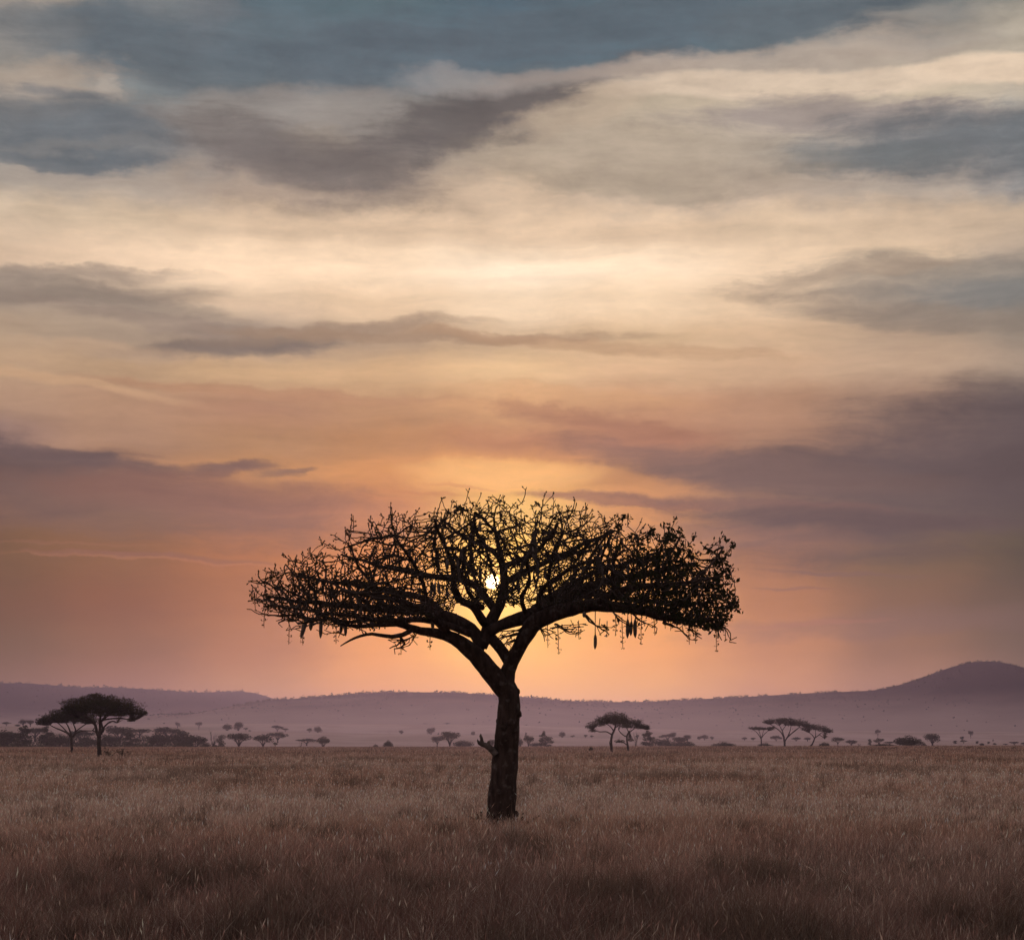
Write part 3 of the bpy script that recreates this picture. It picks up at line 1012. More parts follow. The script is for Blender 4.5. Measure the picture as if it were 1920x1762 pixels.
acacia('acacia_tree', 135.5, 400,
       [[(0, 0, 3.0), (-1, 12, 2.6), (-1.5, 30, 2.5)], [(-1.5, 28, 2), (-8, 36, 1.7), (-20, 42, 1.4), (-30, 46, 1.1), (-42, 52, .8)], [(-1, 30, 2), (-4, 40, 1.6), (-8, 50, 1.2), (-12, 56, .9)], [(0, 29, 2), (5, 36, 1.5), (6, 44, 1.3), (2, 54, 1)],
        [(2, 30, 1.6), (8, 37, 1.3), (20, 41, 1.1), (38, 41, .9)], [(5, 38, 1.2), (14, 46, 1), (26, 54, .8)], [(-8, 37, 1.2), (-22, 50, 1, 8), (-30, 56, .7, 12)]],
       [(-30, 63, 32, 11, 0), (-54, 60, 15, 7, 0), (8, 66, 42, 12, 4), (-10, 70, 36, 12, 0), (-64, 55, 6, 4, 0), (30, 60, 20, 8, 0)], 13, 1.25,
       'dark acacia with a thinner trunk, half behind the big umbrella acacia on the left', GA, 2)
acacia('acacia_tree', 1147, 389,
       [[(0, 0, 2.5), (-.5, 12, 2.2), (-1, 24, 2.1), (1, 35, 2.0), (5, 43, 1.7), (7, 52, 1.3)], [(1, 34, 1.4), (-4, 37, 1.2), (-11, 40, 1.1), (-24, 40, .9), (-36, 44, .6)], [(-2, 11, 1.1), (-3.6, 17, .8), (-4.2, 22, .6)],
        [(4, 41, 1.2), (-3, 50, .9), (-12, 56, .7)], [(6, 47, 1.2), (16, 54, .9), (26, 58, .6)]],
       [(8, 69, 24, 8, 0), (-10, 61, 24, 9, 0), (-28, 54, 18, 6, 0), (-42, 49, 9, 4, 0), (-36, 42, 8, 4, 0), (18, 60, 24, 9, 0), (2, 62, 30, 10, 0)], 13, 1.0,
       'left acacia of the overlapping pair right of the big trunk, with an arching crown', GA, 3)
acacia('acacia_tree', 1178, 436,
       [[(0, 0, 2.3), (-1, 10, 1.9), (-2.5, 22, 1.7), (-2, 30, 1.6), (2, 38, 1.3)], [(-2.5, 28, 1.2), (-8, 30, 1), (-14, 35, .9), (-18, 40, .6)], [(-1, 11, 1.2), (-6, 15, 1), (-12, 18, .9), (-18, 20, .6)], [(0, 34, 1.1), (10, 42, .8), (18, 46, .6)], [(1, 36, 1), (-3, 44, .8)]],
       [(10, 49, 22, 8, 0), (28, 46, 13, 6, 0), (-6, 50, 18, 8, 0), (36, 43, 6, 4, 0), (16, 56, 14, 4, 0), (-17, 19, 11, 4, 0), (5, 21, 6, 3.5, 0)], 13, 1.0,
       'right acacia of the overlapping pair, with a low leafy bough on its left', GA, 4)
GT = 'flat-topped acacias in the trio on the right'
acacia('acacia_tree', 1427.5, 800,
       [[(0, 0, 1.5), (0, 8, 1.2), (-.5, 16, 1.1)], [(-.5, 15, .9), (-7, 25, .7), (-14, 31, .5), (-20, 34, .35)], [(-.5, 16, .9), (-3, 26, .6), (-6, 33, .4)], [(0, 16, .9), (6, 24, .7), (13, 30, .5)], [(0, 16, .8), (3, 26, .5), (5, 33, .4)]],
       [(-13, 34.5, 13, 2.9, 0), (12, 34, 13, 2.9, 0), (-2, 33.5, 14, 2.9, 0), (20, 35.5, 6, 2.1, 0)], 16, .95,
       'smallest acacia of the trio on the right, thin and Y-branched', GT, 5)
acacia('acacia_tree', 1471.5, 805,
       [[(0, 0, 2.3), (-.5, 8, 1.8), (-2, 20, 1.6)], [(-2, 18, 1.3), (-8, 28, 1), (-18, 36, .8), (-28, 42, .5)], [(-2, 20, 1.2), (-5, 30, .9), (-10, 40, .5)], [(0, 10, 1.3), (6, 20, 1.1), (10, 30, .8), (12, 40, .5)], [(3, 15, 1.1), (14, 26, .9), (24, 34, .6), (34, 38, .4)], [(6, 20, 1), (20, 30, .7), (28, 38, .4)], [(-5, 30, .8), (2, 40, .5)]],
       [(-16, 47, 25, 5.2, 0), (8, 47, 26, 5.9, 0), (30, 43, 16, 5.9, 0), (-31, 46, 11, 3.9, 0), (40, 40, 8, 3.9, 0), (0, 50, 20, 3.9, 0), (18, 42, 18, 4.5, 0)], 14, 1.0,
       'tallest acacia of the trio on the right, broad flat crown on fanning limbs', GT, 6)
acacia('acacia_tree', 1520.5, 810,
       [[(-2, 0, 1.9), (2, 4, 1.5), (5, 10, 1.3), (7, 16, 1.2)], [(7, 15, 1), (3, 21, .8), (-3, 26, .5)], [(7, 16, 1), (14, 21, .8), (20, 26, .6), (26, 29, .4)], [(8, 17, .8), (9, 24, .6), (8, 32, .4)], [(16, 22, .6), (22, 18, .5), (26, 14, .35)]],
       [(6, 36, 22, 5.9, 0), (24, 32, 14, 6.5, 0), (34, 28, 8, 3.9, 0), (-8, 33, 11, 4.5, 0), (26, 22, 5, 9.1, 0), (0, 38, 12, 3.9, 0)], 14, 1.0,
       'leaning acacia at the right end of the trio with a crown drooping to the right', GT, 7)


# ------------------------------------------------------------------ farther trees: built once per shape in unit size, then copied
def proto(kind, seed):
    rg = np.random.default_rng(seed)
    tr, cr = MB(), MB()
    pads = []
    if kind == 'umbrella':
        nl = 6
        for k in range(nl):
            a = 2 * math.pi * (k + rg.random() * .6) / nl
            r = rg.uniform(.18, .36)
            e = np.array([math.cos(a) * r, math.sin(a) * r, .82 - 1.0 * (r - .16) + rg.normal() * .04])
            P, Rr = resample([(0, 0, rg.uniform(.18, .32)), (e[0] * .35, e[1] * .35, .5), e], [.022, .015, .008], .12)
            tube(tr, P, Rr, 5, .1, rg)
            pads.append((e[0], e[1], e[2] + .08, rg.uniform(.16, .24), rg.uniform(.11, .18)))
        pads.append((0, 0, .84, .26, .16))
        pads.append((rg.normal() * .05, 0, .72, .34, .17))
        trunk = [(0, 0, -.08), (.01, 0, .15), (0, 0, .34)]
        tw = [.034, .027, .024]
    elif kind == 'spreading':
        for k in range(7):
            a = 2 * math.pi * (k + rg.random() * .6) / 7
            r = rg.uniform(.2, .34)
            e = np.array([math.cos(a) * r, math.sin(a) * r, rg.uniform(.45, .7)])
            P, Rr = resample([(0, 0, rg.uniform(.08, .2)), (e[0] * .4, e[1] * .4, .35), e], [.024, .016, .008], .12)
            tube(tr, P, Rr, 5, .1, rg)
            pads.append((e[0], e[1], e[2], rg.uniform(.14, .2), rg.uniform(.12, .18)))
        pads += [(0, 0, .84, .26, .15), (-.08, .05, .7, .34, .17), (.1, -.05, .66, .34, .17)]
        trunk = [(0, 0, -.08), (.02, 0, .1), (0, 0, .3)]
        tw = [.045, .036, .03]
    elif kind == 'round':
        for k in range(6):
            a = 2 * math.pi * (k + rg.random() * .6) / 6
            e = np.array([math.cos(a) * .26, math.sin(a) * .26, rg.uniform(.5, .75)])
            P, Rr = resample([(0, 0, .2), e], [.03, .01], .2)
            tube(tr, P, Rr, 5, .1, rg)
            pads.append((e[0], e[1], e[2], rg.uniform(.19, .25), rg.uniform(.18, .26)))
        pads += [(0, 0, .76, .3, .24), (0, 0, .58, .36, .22)]
        trunk = [(0, 0, -.08), (.02, 0, .2), (0, 0, .5)]
        tw = [.055, .045, .03]
    elif kind == 'bush':
        for k in range(9):
            a = 2 * math.pi * (k + rg.random() * .6) / 9
            e = np.array([math.cos(a) * .28, math.sin(a) * .28, rg.uniform(.25, .5)])
            P, Rr = resample([(0, 0, -.05), e], [.03, .012], .2)
            tube(tr, P, Rr, 5, .1, rg)
            pads.append((e[0], e[1], e[2], rg.uniform(.18, .25), rg.uniform(.25, .36)))
        pads += [(0, 0, .7, .26, .28), (.1, 0, .4, .38, .4), (-.12, 0, .4, .36, .38)]
        trunk = [(0, 0, -.08), (0, 0, .25)]
        tw = [.04, .03]
    elif kind == 'layered':
        for k, (zz, rr) in enumerate(((.38, .4), (.52, .46), (.68, .42), (.82, .36), (.93, .22))):
            for j in range(3):
                a = rg.random() * 6.28
                e = np.array([math.cos(a) * rr * .55, math.sin(a) * rr * .55, zz + rg.normal() * .03])
                P, Rr = resample([(0, 0, zz - .12), e], [.018, .008], .2)
                tube(tr, P, Rr, 5, .1, rg)
                pads.append((e[0], e[1], e[2] + rg.normal() * .04, rr * rg.uniform(.42, .62), rg.uniform(.07, .11)))
        trunk = [(0, 0, -.08), (.02, 0, .3), (0, 0, .85)]
        tw = [.04, .03, .012]
    elif kind == 'column':
        for k in range(8):
            zz = .15 + .11 * k
            pads.append((rg.normal() * .08, rg.normal() * .08, zz, .34 + .06 * math.sin(k * 2.1), .13))
        trunk = [(0, 0, -.08), (.02, 0, .4), (0, 0, .85)]
        tw = [.05, .04, .02]
    elif kind == 'dead':
        trunk = [(0, 0, -.08), (.02, 0, .2), (0, 0, .4)]
        tw = [.05, .042, .036]
        for k in range(7):
            a = rg.random() * 6.28
            r = rg.uniform(.25, .5)
            z0 = rg.uniform(.15, .4)
            e = np.array([math.cos(a) * r, math.sin(a) * r * .7, rg.uniform(.6, 1.0)])
            m = np.array([e[0] * .55, e[1] * .55, z0 + (e[2] - z0) * .4])
            P, Rr = resample([(0, 0, z0), m, e], [.03, .02, .008], .1)
            tube(tr, P, Rr, 5, .1, rg)
            for j in range(3):
                q = e + np.array([rg.normal() * .12, rg.normal() * .1, abs(rg.normal()) * .1])
                prisms(tr, [m + (e - m) * rg.random()], [q], [.010], [.005], 4)
    P, Rr = resample(trunk, tw, .12)
    tube(tr, P, Rr, 7, .08, rg)
    for (cx, cy, cz, rx, rz) in pads:
        n = int(1500 * rx ** .8 * max(rz, .05) ** .5)
        u = rg.normal(size=(n, 3))
        u /= np.linalg.norm(u, axis=1)[:, None]
        cl = fbm(u[:, 0] * 3 + cx * 9, u[:, 1] * 3 + u[:, 2] * 3 + cz * 9, 3)
        rr = rg.random(n) ** .42 * (.78 + .45 * cl)
        p = u * rr[:, None] * np.array([rx, rx, rz]) + np.array([cx, cy, cz])
        p = p[rg.random(n) < np.clip(1.9 * cl - .1, .15, 1)]
        leaves(cr, p, .042, 1.6, rg, .3)
    tm = tr.mesh('trunk', True)
    tm.materials.append(M_farbark)
    cm = None
    if pads:
        cm = cr.mesh('crown')
        cm.materials.append(M_farleaf)
    return tm, cm


PROTO = {}
for kind, nvar in (('umbrella', 3), ('spreading', 3), ('round', 2), ('bush', 3), ('layered', 2), ('column', 2), ('dead', 2)):
    PROTO[kind] = [proto(kind, 100 + 17 * i + len(kind)) for i in range(nvar)]
KINDNAME = {'umbrella': 'umbrella_tree', 'spreading': 'spreading_tree', 'round': 'round_tree', 'bush': 'bush', 'layered': 'layered_tree', 'column': 'upright_tree', 'dead': 'dead_tree'}
CAT = {'bush': 'bush'}
count_kind = {}


def far_tree(kind, px, top, w, Y, label, group):
    i = count_kind.get(kind, 0)
    count_kind[kind] = i + 1
    tm, cm = PROTO[kind][i % len(PROTO[kind])]
    x = (px - 960) / F * Y
    zb = float(zt(np.array([x]), np.array([Y]))[0])
    ztop = CAMZ + (HY - top) / F * Y
    H = max(1.2, (ztop - zb))
    W = w / F * Y * (1.5 if group == GC else 1.12)
    e = empty(KINDNAME[kind], (x, Y, zb), label, CAT.get(kind, 'tree'), group)
    e.scale = (W, W * .9, H)
    e.rotation_euler = (0, 0, (i * 2.399) % 6.28)
    if kind in ('umbrella', 'spreading', 'layered', 'bush', 'round', 'column', 'dead'):
        o = bpy.data.objects.new('trunk', tm)
        o.parent = e
        COL.objects.link(o)
        if cm is not None:
            o = bpy.data.objects.new('crown', cm)
            o.parent = e
            COL.objects.link(o)
    return e


GC, GM, GP = 'trees of the dark grove on the left', 'trees and bushes along the far edge of the grassland', 'faint trees on the hazy plain'
# kind, x, top, width, distance, label
TREES = [
    # grove on the left
    ('spreading', 8, 1367, 42, 1000, 'dark round-headed tree cut by the left edge of the photo', GC),
    ('layered', 42, 1364, 30, 960, 'dark tree with ragged stacked crown, second from the left edge in the grove', GC),
    ('umbrella', 20, 1373, 44, 1250, 'paler grove tree filling in behind the two at the left edge', GC),
    ('umbrella', 66, 1364, 46, 1230, 'pale grove tree rising in a light gap left of the thin acacia trunk', GC),
    ('layered', 87, 1364, 28, 980, 'dark two-tiered grove tree just left of the acacia with the thinner trunk', GC),
    ('dead', 95, 1391, 8, 800, 'thin dead stump standing on the grassland edge below the two-tiered grove tree', GC),
    ('spreading', 108, 1376, 34, 1000, 'low dark bushy tree left of the thinner acacia trunk', GC),
    ('spreading', 124, 1378, 30, 1030, 'bushy grove tree directly behind the thinner acacia trunk', GC),
    ('umbrella', 152, 1368, 46, 1150, 'grove tree seen between the two left acacia trunks, the taller one', GC),
    ('spreading', 164, 1380, 32, 1000, 'low grove tree between the two left acacia trunks, the shorter one', GC),
    ('spreading', 205, 1376, 34, 1020, 'low grove tree just right of the big left acacia trunk', GC),
    ('umbrella', 224, 1362, 58, 1180, 'wide high grove tree under the right end of the big left acacia crown', GC),
    ('layered', 245, 1374, 30, 1000, 'dark layered grove tree right of the big left acacia', GC),
    ('umbrella', 262, 1366, 40, 1320, 'pale grove tree with open bare limbs between two darker grove trees', GC),
    ('umbrella', 286, 1387, 14, 880, 'very small umbrella tree in front of the grove', GC),
    ('spreading', 300, 1372, 44, 1030, 'dome of dark foliage in the right half of the grove, left one', GC),
    ('umbrella', 316, 1364, 54, 1240, 'tallest flat-topped tree in the right half of the grove', GC),
    ('spreading', 342, 1370, 46, 1060, 'dome of dark foliage in the right half of the grove, beside the tallest flat top', GC),
    ('bush', 345, 1386, 30, 940, 'rounded bush at the foot of the right half of the grove', GC),
    ('spreading', 366, 1377, 40, 1010, 'last full tree at the right end of the grove, sloping down to the gap', GC),
    ('bush', 385, 1390, 16, 960, 'small bush ending the grove at its right tip', GC),
    # between grove and trunk
    ('dead', 401, 1372, 20, 1010, 'bare dead forked tree right of the grove', GM),
    ('column', 414, 1378, 19, 940, 'dense dark upright tree beside the bare forked tree', GM),
    ('bush', 403, 1395, 16, 860, 'low dark mound of scrub at the foot of the bare forked tree', GM),
    ('umbrella', 448, 1374, 54, 970, 'wide dark umbrella tree on several stems right of the dense upright tree', GM),
    ('umbrella', 493, 1376, 38, 985, 'flat dark umbrella tree on splayed stems, second right of the dense upright tree', GM),
    ('umbrella', 521, 1373, 38, 1250, 'pale green umbrella tree partly behind the splayed one', GM),
    ('umbrella', 516, 1391, 10, 880, 'tiny dark umbrella tree below the pale green umbrella tree', GM),
    ('umbrella', 575, 1384, 46, 1180, 'low wide pale thicket tree left of the small dark round tree', GM),
    ('dead', 564, 1390, 8, 900, 'small bare sapling in front of the low wide pale thicket tree', GM),
    ('spreading', 606, 1379, 25, 900, 'small dark round tree standing alone right of the low pale thicket', GM),
    ('bush', 728, 1386.5, 19, 880, 'lone dark bush on the grassland edge left of the big trunk', GM),
    ('bush', 704, 1394, 10, 890, 'little low bush just left of the lone dark bush', GM),
    ('umbrella', 820, 1380, 30, 1150, 'pale tree leaning out from behind the dark round-topped tree left of the trunk', GM),
    ('umbrella', 843, 1370.5, 40, 950, 'dark round-topped tree on thin stems left of the big trunk', GM),
    ('bush', 868, 1386, 40, 1150, 'pale wide thicket just right of the dark round-topped tree', GM),
    ('round', 921, 1385, 14, 1000, 'tree half hidden behind the broken branch stub', GM),
    ('round', 975, 1382, 12, 1050, 'small tree touching the right side of the big trunk', GM),
    ('umbrella', 991, 1378, 22, 1000, 'grey fan-shaped tree, nearest one clear of the big trunk on its right', GM),
    ('layered', 1023, 1374.5, 32, 950, 'tiered tree second to the right of the big trunk', GM),
    ('bush', 1005, 1391, 26, 1200, 'pale low thicket between the fan-shaped and the tiered tree', GM),
    ('bush', 1108, 1407, 9, 440, 'small dark tussock-like bush on the grass left of the acacia pair', GM),
    ('dead', 1192, 1374, 16, 1000, 'bare grey saplings just right of the acacia pair', GM),
    ('layered', 1219, 1373, 36, 960, 'tall tiered tree right of the acacia pair', GM),
    ('spreading', 1246, 1384, 40, 1000, 'dark low spreading tree right of the tall tiered tree', GM),
    ('umbrella', 1252, 1376, 36, 1500, 'faint dome-shaped tree behind the dark low spreading tree', GM),
    ('umbrella', 1275, 1381, 34, 1120, 'grey flat tree above the wide green thicket', GM),
    ('bush', 1281, 1385, 44, 1060, 'wide grey-green thicket dome, left of the gap with the low mound', GM),
    ('bush', 1357, 1388.5, 48, 930, 'low dark mound-like thicket alone on the grassland edge', GM),
    ('bush', 1434, 1391, 30, 900, 'low bush at the foot of the smallest acacia of the trio', GM),
    ('bush', 1546, 1390, 22, 870, 'dark bush under the drooping end of the leaning acacia', GM),
    ('umbrella', 1571, 1381.5, 24, 1250, 'greyish umbrella tree first to the right of the leaning acacia', GM),
    ('spreading', 1596, 1386, 26, 1300, 'greyish low tree second to the right of the leaning acacia', GM),
    ('dead', 1611, 1394, 9, 815, 'short leaning dead stump on the grassland edge, left of the big round bush', GM),
    ('column', 1631, 1385.5, 9, 1300, 'narrow grey tree just right of the leaning stump', GM),
    ('umbrella', 1648, 1384, 20, 1250, 'small grey umbrella tree above the low dark hedge of scrub', GM),
    ('umbrella', 1668, 1390, 24, 1300, 'low grey tree touching the left of the big round bush', GM),
    ('bush', 1657, 1393.5, 48, 850, 'low dark strip of scrub left of the big round bush', GM),
    ('bush', 1702.5, 1377.5, 52, 840, 'big dark round bush on the right grassland edge', GM),
    ('bush', 1732, 1390, 12, 1100, 'small grey bush between the big round bush and the pale round tree', GM),
    ('round', 1748, 1374, 35, 1250, 'pale round-crowned tree right of the big round bush', GM),
    ('column', 1791, 1388, 11, 1400, 'small grey upright tree, first right of the pale round-crowned tree', GM),
    ('umbrella', 1807, 1387, 16, 1400, 'small flat-topped grey tree, second right of the pale round-crowned tree', GM),
    ('column', 1832, 1389, 8, 1400, 'narrow grey shrub-tree in the middle of the far right row', GM),
    ('bush', 1841, 1392, 10, 1300, 'small grey bush in the far right row beside the narrow shrub-tree', GM),
    ('column', 1854, 1390, 7, 1400, 'thin upright grey tree in the far right row, right of the small bush', GM),
    ('bush', 1865, 1393, 8, 1350, 'tiny grey bush right of the thin upright tree in the far right row', GM),
    ('umbrella', 1885, 1394, 12, 1300, 'very low grey tree near the right edge, left of the flat grove piece', GM),
    ('umbrella', 1902, 1390, 20, 1300, 'flat-topped grey tree second from the right edge', GM),
    ('spreading', 1920, 1391, 16, 1300, 'grey tree cut by the right edge of the photo', GM),
    # hazy plain
    ('umbrella', 12, 1353, 20, 1690, 'faint flat tree above the grove at the far left', GP),
    ('round', 43, 1347, 17, 1690, 'faint tall tree left of its twin above the grove', GP),
    ('round', 57, 1349, 14, 1690, 'faint shorter twin of the tall tree above the grove', GP),
    ('bush', 33, 1357, 10, 1690, 'faint bush left of the twin trees above the grove', GP),
    ('umbrella', 333, 1354, 12, 2300, 'very faint tree at the foot of the left slope', GP),
    ('umbrella', 373, 1353, 16, 2300, 'very faint umbrella tree in the pink haze left of the two domed trees', GP),
    ('round', 426, 1355.5, 19, 1800, 'left one of the two domed hazy trees above the wide umbrella tree', GP),
    ('round', 447, 1352.5, 22, 1800, 'right one of the two domed hazy trees above the wide umbrella tree', GP),
    ('umbrella', 461, 1364, 10, 1700, 'small hazy tree just right of the two domed hazy trees', GP),
    ('bush', 468, 1368, 6, 1700, 'tiny hazy bush below the small hazy tree right of the domed pair', GP),
    ('umbrella', 520, 1360, 26, 1720, 'hazy broad tree above the pale green umbrella tree', GP),
    ('umbrella', 535, 1365, 14, 1720, 'hazy smaller tree touching the broad hazy one on its right', GP),
    ('umbrella', 580, 1364.5, 11, 1800, 'small hazy tree left of the taller hazy tree over the thicket', GP),
    ('round', 596, 1360, 17, 1800, 'taller hazy round tree over the small dark round tree', GP),
    ('dead', 602, 1370, 4, 1690, 'thin hazy dead stem above the small dark round tree', GP),
    ('dead', 730, 1370, 4, 1800, 'tiny hazy stem above the lone dark bush', GP),
    ('umbrella', 752, 1369, 9, 1800, 'small hazy tree right above the lone dark bush', GP),
    ('umbrella', 797, 1357, 11, 2650, 'very faint small tree high on the haze, left of the wide faint one', GP),
    ('umbrella', 838, 1355, 15, 2650, 'very faint wide tree high on the haze above the dark round-topped tree', GP),
    ('umbrella', 808, 1364.5, 21, 1850, 'pale hazy tree above the left shoulder of the dark round-topped tree', GP),
    ('bush', 822, 1372, 5, 1800, 'tiny hazy bush right of the pale hazy tree', GP),
    ('round', 887, 1370, 8, 1850, 'hazy upright tree above the broken branch stub', GP),
    ('umbrella', 888, 1362, 8, 2650, 'very faint speck of a tree above the hazy upright tree', GP),
    ('umbrella', 987, 1364, 8, 2650, 'very faint speck of a tree just right of the big trunk', GP),
    ('column', 986, 1373, 5, 1800, 'thin hazy tree above the grey fan-shaped tree', GP),
    ('round', 1054, 1370, 13, 1800, 'hazy round tree right of the tiered tree', GP),
    ('umbrella', 1074, 1378, 10, 1750, 'small hazy flat tree between the hazy round tree and the acacia pair', GP),
    ('umbrella', 1098, 1377, 9, 1750, 'small hazy flat tree under the left end of the acacia pair', GP),
    ('umbrella', 1110, 1378, 7, 1750, 'second small hazy flat tree under the left end of the acacia pair', GP),
    ('umbrella', 1195, 1377, 7, 1750, 'small hazy tree left of the tall tiered tree', GP),
    ('umbrella', 1262, 1372, 15, 1900, 'hazy umbrella tree high above the wide green thicket', GP),
    ('round', 1289, 1377, 16, 1500, 'hazy grey round tree above the right of the wide thicket', GP),
    ('round', 1311, 1379, 10, 1750, 'hazy tree left of the broad hazy clump', GP),
    ('spreading', 1321, 1376.5, 18, 1750, 'broad hazy clump-shaped tree right of the wide thicket', GP),
    ('round', 1335, 1380, 8, 1750, 'small round hazy tree right of the broad hazy clump', GP),
    ('round', 1396, 1381, 11, 1700, 'small hazy tree left of the smallest acacia of the trio', GP),
    ('round', 1412, 1382, 10, 1700, 'hazy tree behind the left branches of the smallest acacia of the trio', GP),
    ('spreading', 1455, 1378, 24, 1600, 'hazy tree between the first two trunks of the trio', GP),
    ('spreading', 1493, 1381, 22, 1600, 'hazy tree right of the tallest trunk of the trio', GP),
    ('round', 1514, 1381, 15, 1600, 'hazy tree behind the leaning acacia trunk', GP),
    ('umbrella', 1646, 1367, 13, 2300, 'faint umbrella tree in the air-like haze above the scrub strip', GP),
    ('umbrella', 1820, 1370, 13, 2300, 'faint flat tree highest in the haze on the right', GP),
    ('umbrella', 1804, 1380, 9, 1800, 'faint small flat tree below the highest one on the right', GP),
    ('bush', 1862, 1384, 5, 1900, 'faint speck of a bush in the haze near the right edge', GP),
]
for t_ in TREES:
    far_tree(*t_)

# dry herbs near the left acacia and at the foot of the sausage tree
GH = 'dark dry herbs in the grass'


def herb(px, py, h, w, n, label, seed):
    rg = np.random.default_rng(seed)
    Y = CAMZ * F / (py - HY)
    x = (px - 960) / F * Y
    zb = float(zt(np.array([x]), np.array([Y]))[0])
    t = empty('dry_herb', (x, Y, zb), label, 'plant', GH)
    st, lf = MB(), MB()
    for k in range(n):
        e = np.array([rg.normal() * w * .4, rg.normal() * w * .4, h * rg.uniform(.5, 1)])
        P, Rr = resample([(e[0] * .2, e[1] * .2, -.05), (e[0] * .5, e[1] * .5, e[2] * .55), e], [.008 + h * .005, .006 + h * .004, .003 + h * .003], h / 5)
        tube(st, P, Rr, 4)
        for p in P[2:]:
            leaves(lf, p + rg.normal(size=(5, 3)) * h * .05, h * .05 + .01, 1.8, rg)
            q = p + rg.normal(size=3) * h * .12
            prisms(st, [p], [q], [.004 + h * .002], [.003 + h * .001], 3)
    st.build('stem', M_farbark, t)
    lf.build('leaves', M_leaf, t)


herb(902, 1553, .42, .6, 12, 'dark leafy herb at the left foot of the sausage tree', 1)
herb(888, 1552, .32, .9, 10, 'low dark herb tangle further left of the sausage tree foot', 2)
herb(976, 1556, .4, .5, 8, 'small dry herb at the right foot of the sausage tree', 3)
herb(205, 1421.5, 1.0, 1.2, 14, 'first low herb tuft right of the big left acacia trunk', 4)
herb(228, 1421.5, 1.2, 1.0, 18, 'second herb tuft right of the big left acacia trunk, bushier', 5)
herb(200, 1420, 1.7, .4, 4, 'thin bare stalk right of the big left acacia trunk', 6)
herb(241, 1420, .9, .7, 6, 'third and sparsest herb tuft right of the big left acacia trunk', 7)


# grazing antelopes, specks on the right grassland
def antelope_mesh():
    bm_v = [(0, 0, .62), (.18, 0, .66), (.42, 0, .64), (.52, 0, .6), (.66, 0, .42), (.74, 0, .22), (.84, 0, .12), (-.18, 0, .64), (-.4, 0, .66), (-.5, 0, .55)]
    ed = [(0, 1), (1, 2), (2, 3), (3, 4), (4, 5), (5, 6), (0, 7), (7, 8), (8, 9)]
    rad = [.15, .15, .15, .11, .075, .06, .035, .15, .14, .03]
    for sx in (-1, 1):
        for (bx, par, hock) in ((.40, 2, .0), (-.40, 8, -.07)):
            i = len(bm_v)
            bm_v += [(bx + .02, sx * .09, .46), (bx + hock, sx * .09, .26), (bx + .01, sx * .09, .02)]
            ed += [(par, i), (i, i + 1), (i + 1, i + 2)]
            rad += [.06, .035, .028]
    mb = MB()
    V = np.array(bm_v, float)
    me = bpy.data.meshes.new('antelope')
    me.from_pydata([tuple(v) for v in V], ed, [])
    o = bpy.data.objects.new('antelope', me)
    COL.objects.link(o)
    sk = o.modifiers.new('skin', 'SKIN')
    for i, r in enumerate(rad):
        me.skin_vertices[0].data[i].radius = (r, r)
    me.skin_vertices[0].data[0].use_root = True
    sb = o.modifiers.new('sub', 'SUBSURF')
    sb.levels = sb.render_levels = 1
    dg = bpy.context.evaluated_depsgraph_get()
    m2 = bpy.data.meshes.new_from_object(o.evaluated_get(dg))
    bpy.data.objects.remove(o)
    mb = MB()
    for sx in (-1, 1):   # horns and ears
        P, Rr = resample([(.74, sx * .03, .25), (.70, sx * .05, .36), (.74, sx * .07, .44)], [.014, .012, .004], .05)
        tube(mb, P, Rr, 5)
    hm = mb.mesh('horns')
    hm.materials.append(M_farbark)
    m2.materials.clear()
    m2.materials.append(M_animal)
    return m2, hm


am, hm = antelope_mesh()
GAN = 'grazing antelopes on the right grassland'
for k, (px, py, rz, lab) in enumerate([(1655, 1405.2, 0, 'leftmost dark antelope grazing below the scrub strip'), (1661, 1405.3, 2.8, 'second dark antelope in the group of four below the scrub strip'),
                                   (1673, 1405.3, .3, 'third dark antelope in the group of four, under the big round bush'), (1680, 1404.8, 3.4, 'rightmost dark antelope of the group of four under the big round bush'),
                                   (1755, 1404.6, .2, 'dark antelope alone below the pale round-crowned tree'), (1814, 1404.4, .4, 'left dark antelope of the three below the flat-topped grey tree'),
                                   (1822, 1403.6, 3.0, 'middle dark antelope of the three below the flat-topped grey tree'), (1835, 1405.2, .1, 'right dark antelope of the three below the flat-topped grey tree'),
                                   (1902, 1404.6, 2.6, 'dark antelope nearest the right edge')]):
    Y = CAMZ * F / (py - HY)
    x = (px - 960) / F * Y
    zb = float(zt(np.array([x]), np.array([Y]))[0])
    o = bpy.data.objects.new('antelope', am)
    COL.objects.link(o)
    o.location = (x, Y, zb)
    o.rotation_euler = (0, 0, rz)
    o.scale = (1.0, 1.0, 1.0)
    tag(o, lab, 'antelope', GAN)
    h = bpy.data.objects.new('horns', hm)
    h.parent = o
    COL.objects.link(h)
# ------------------------------------------------------------------ sky
SUN_PX, SUN_PY = 923.0, 1090.0
az = math.atan((SUN_PX - 960) / F)
el = math.atan((HY - SUN_PY) / F * math.cos(az))
world = bpy.data.worlds.new('World')
scene.world = world
world.use_nodes = True
nt = world.node_tree
nt.nodes.clear()


def math_(op, a, b=None, c=None):
    n = nt.nodes.new('ShaderNodeMath')
    n.operation = op
    for i, v in enumerate((a, b, c)):
        if v is None:
            continue
        if hasattr(v, 'is_linked'):
            nt.links.new(v, n.inputs[i])
        else:
            n.inputs[i].default_value = v
    return n.outputs[0]


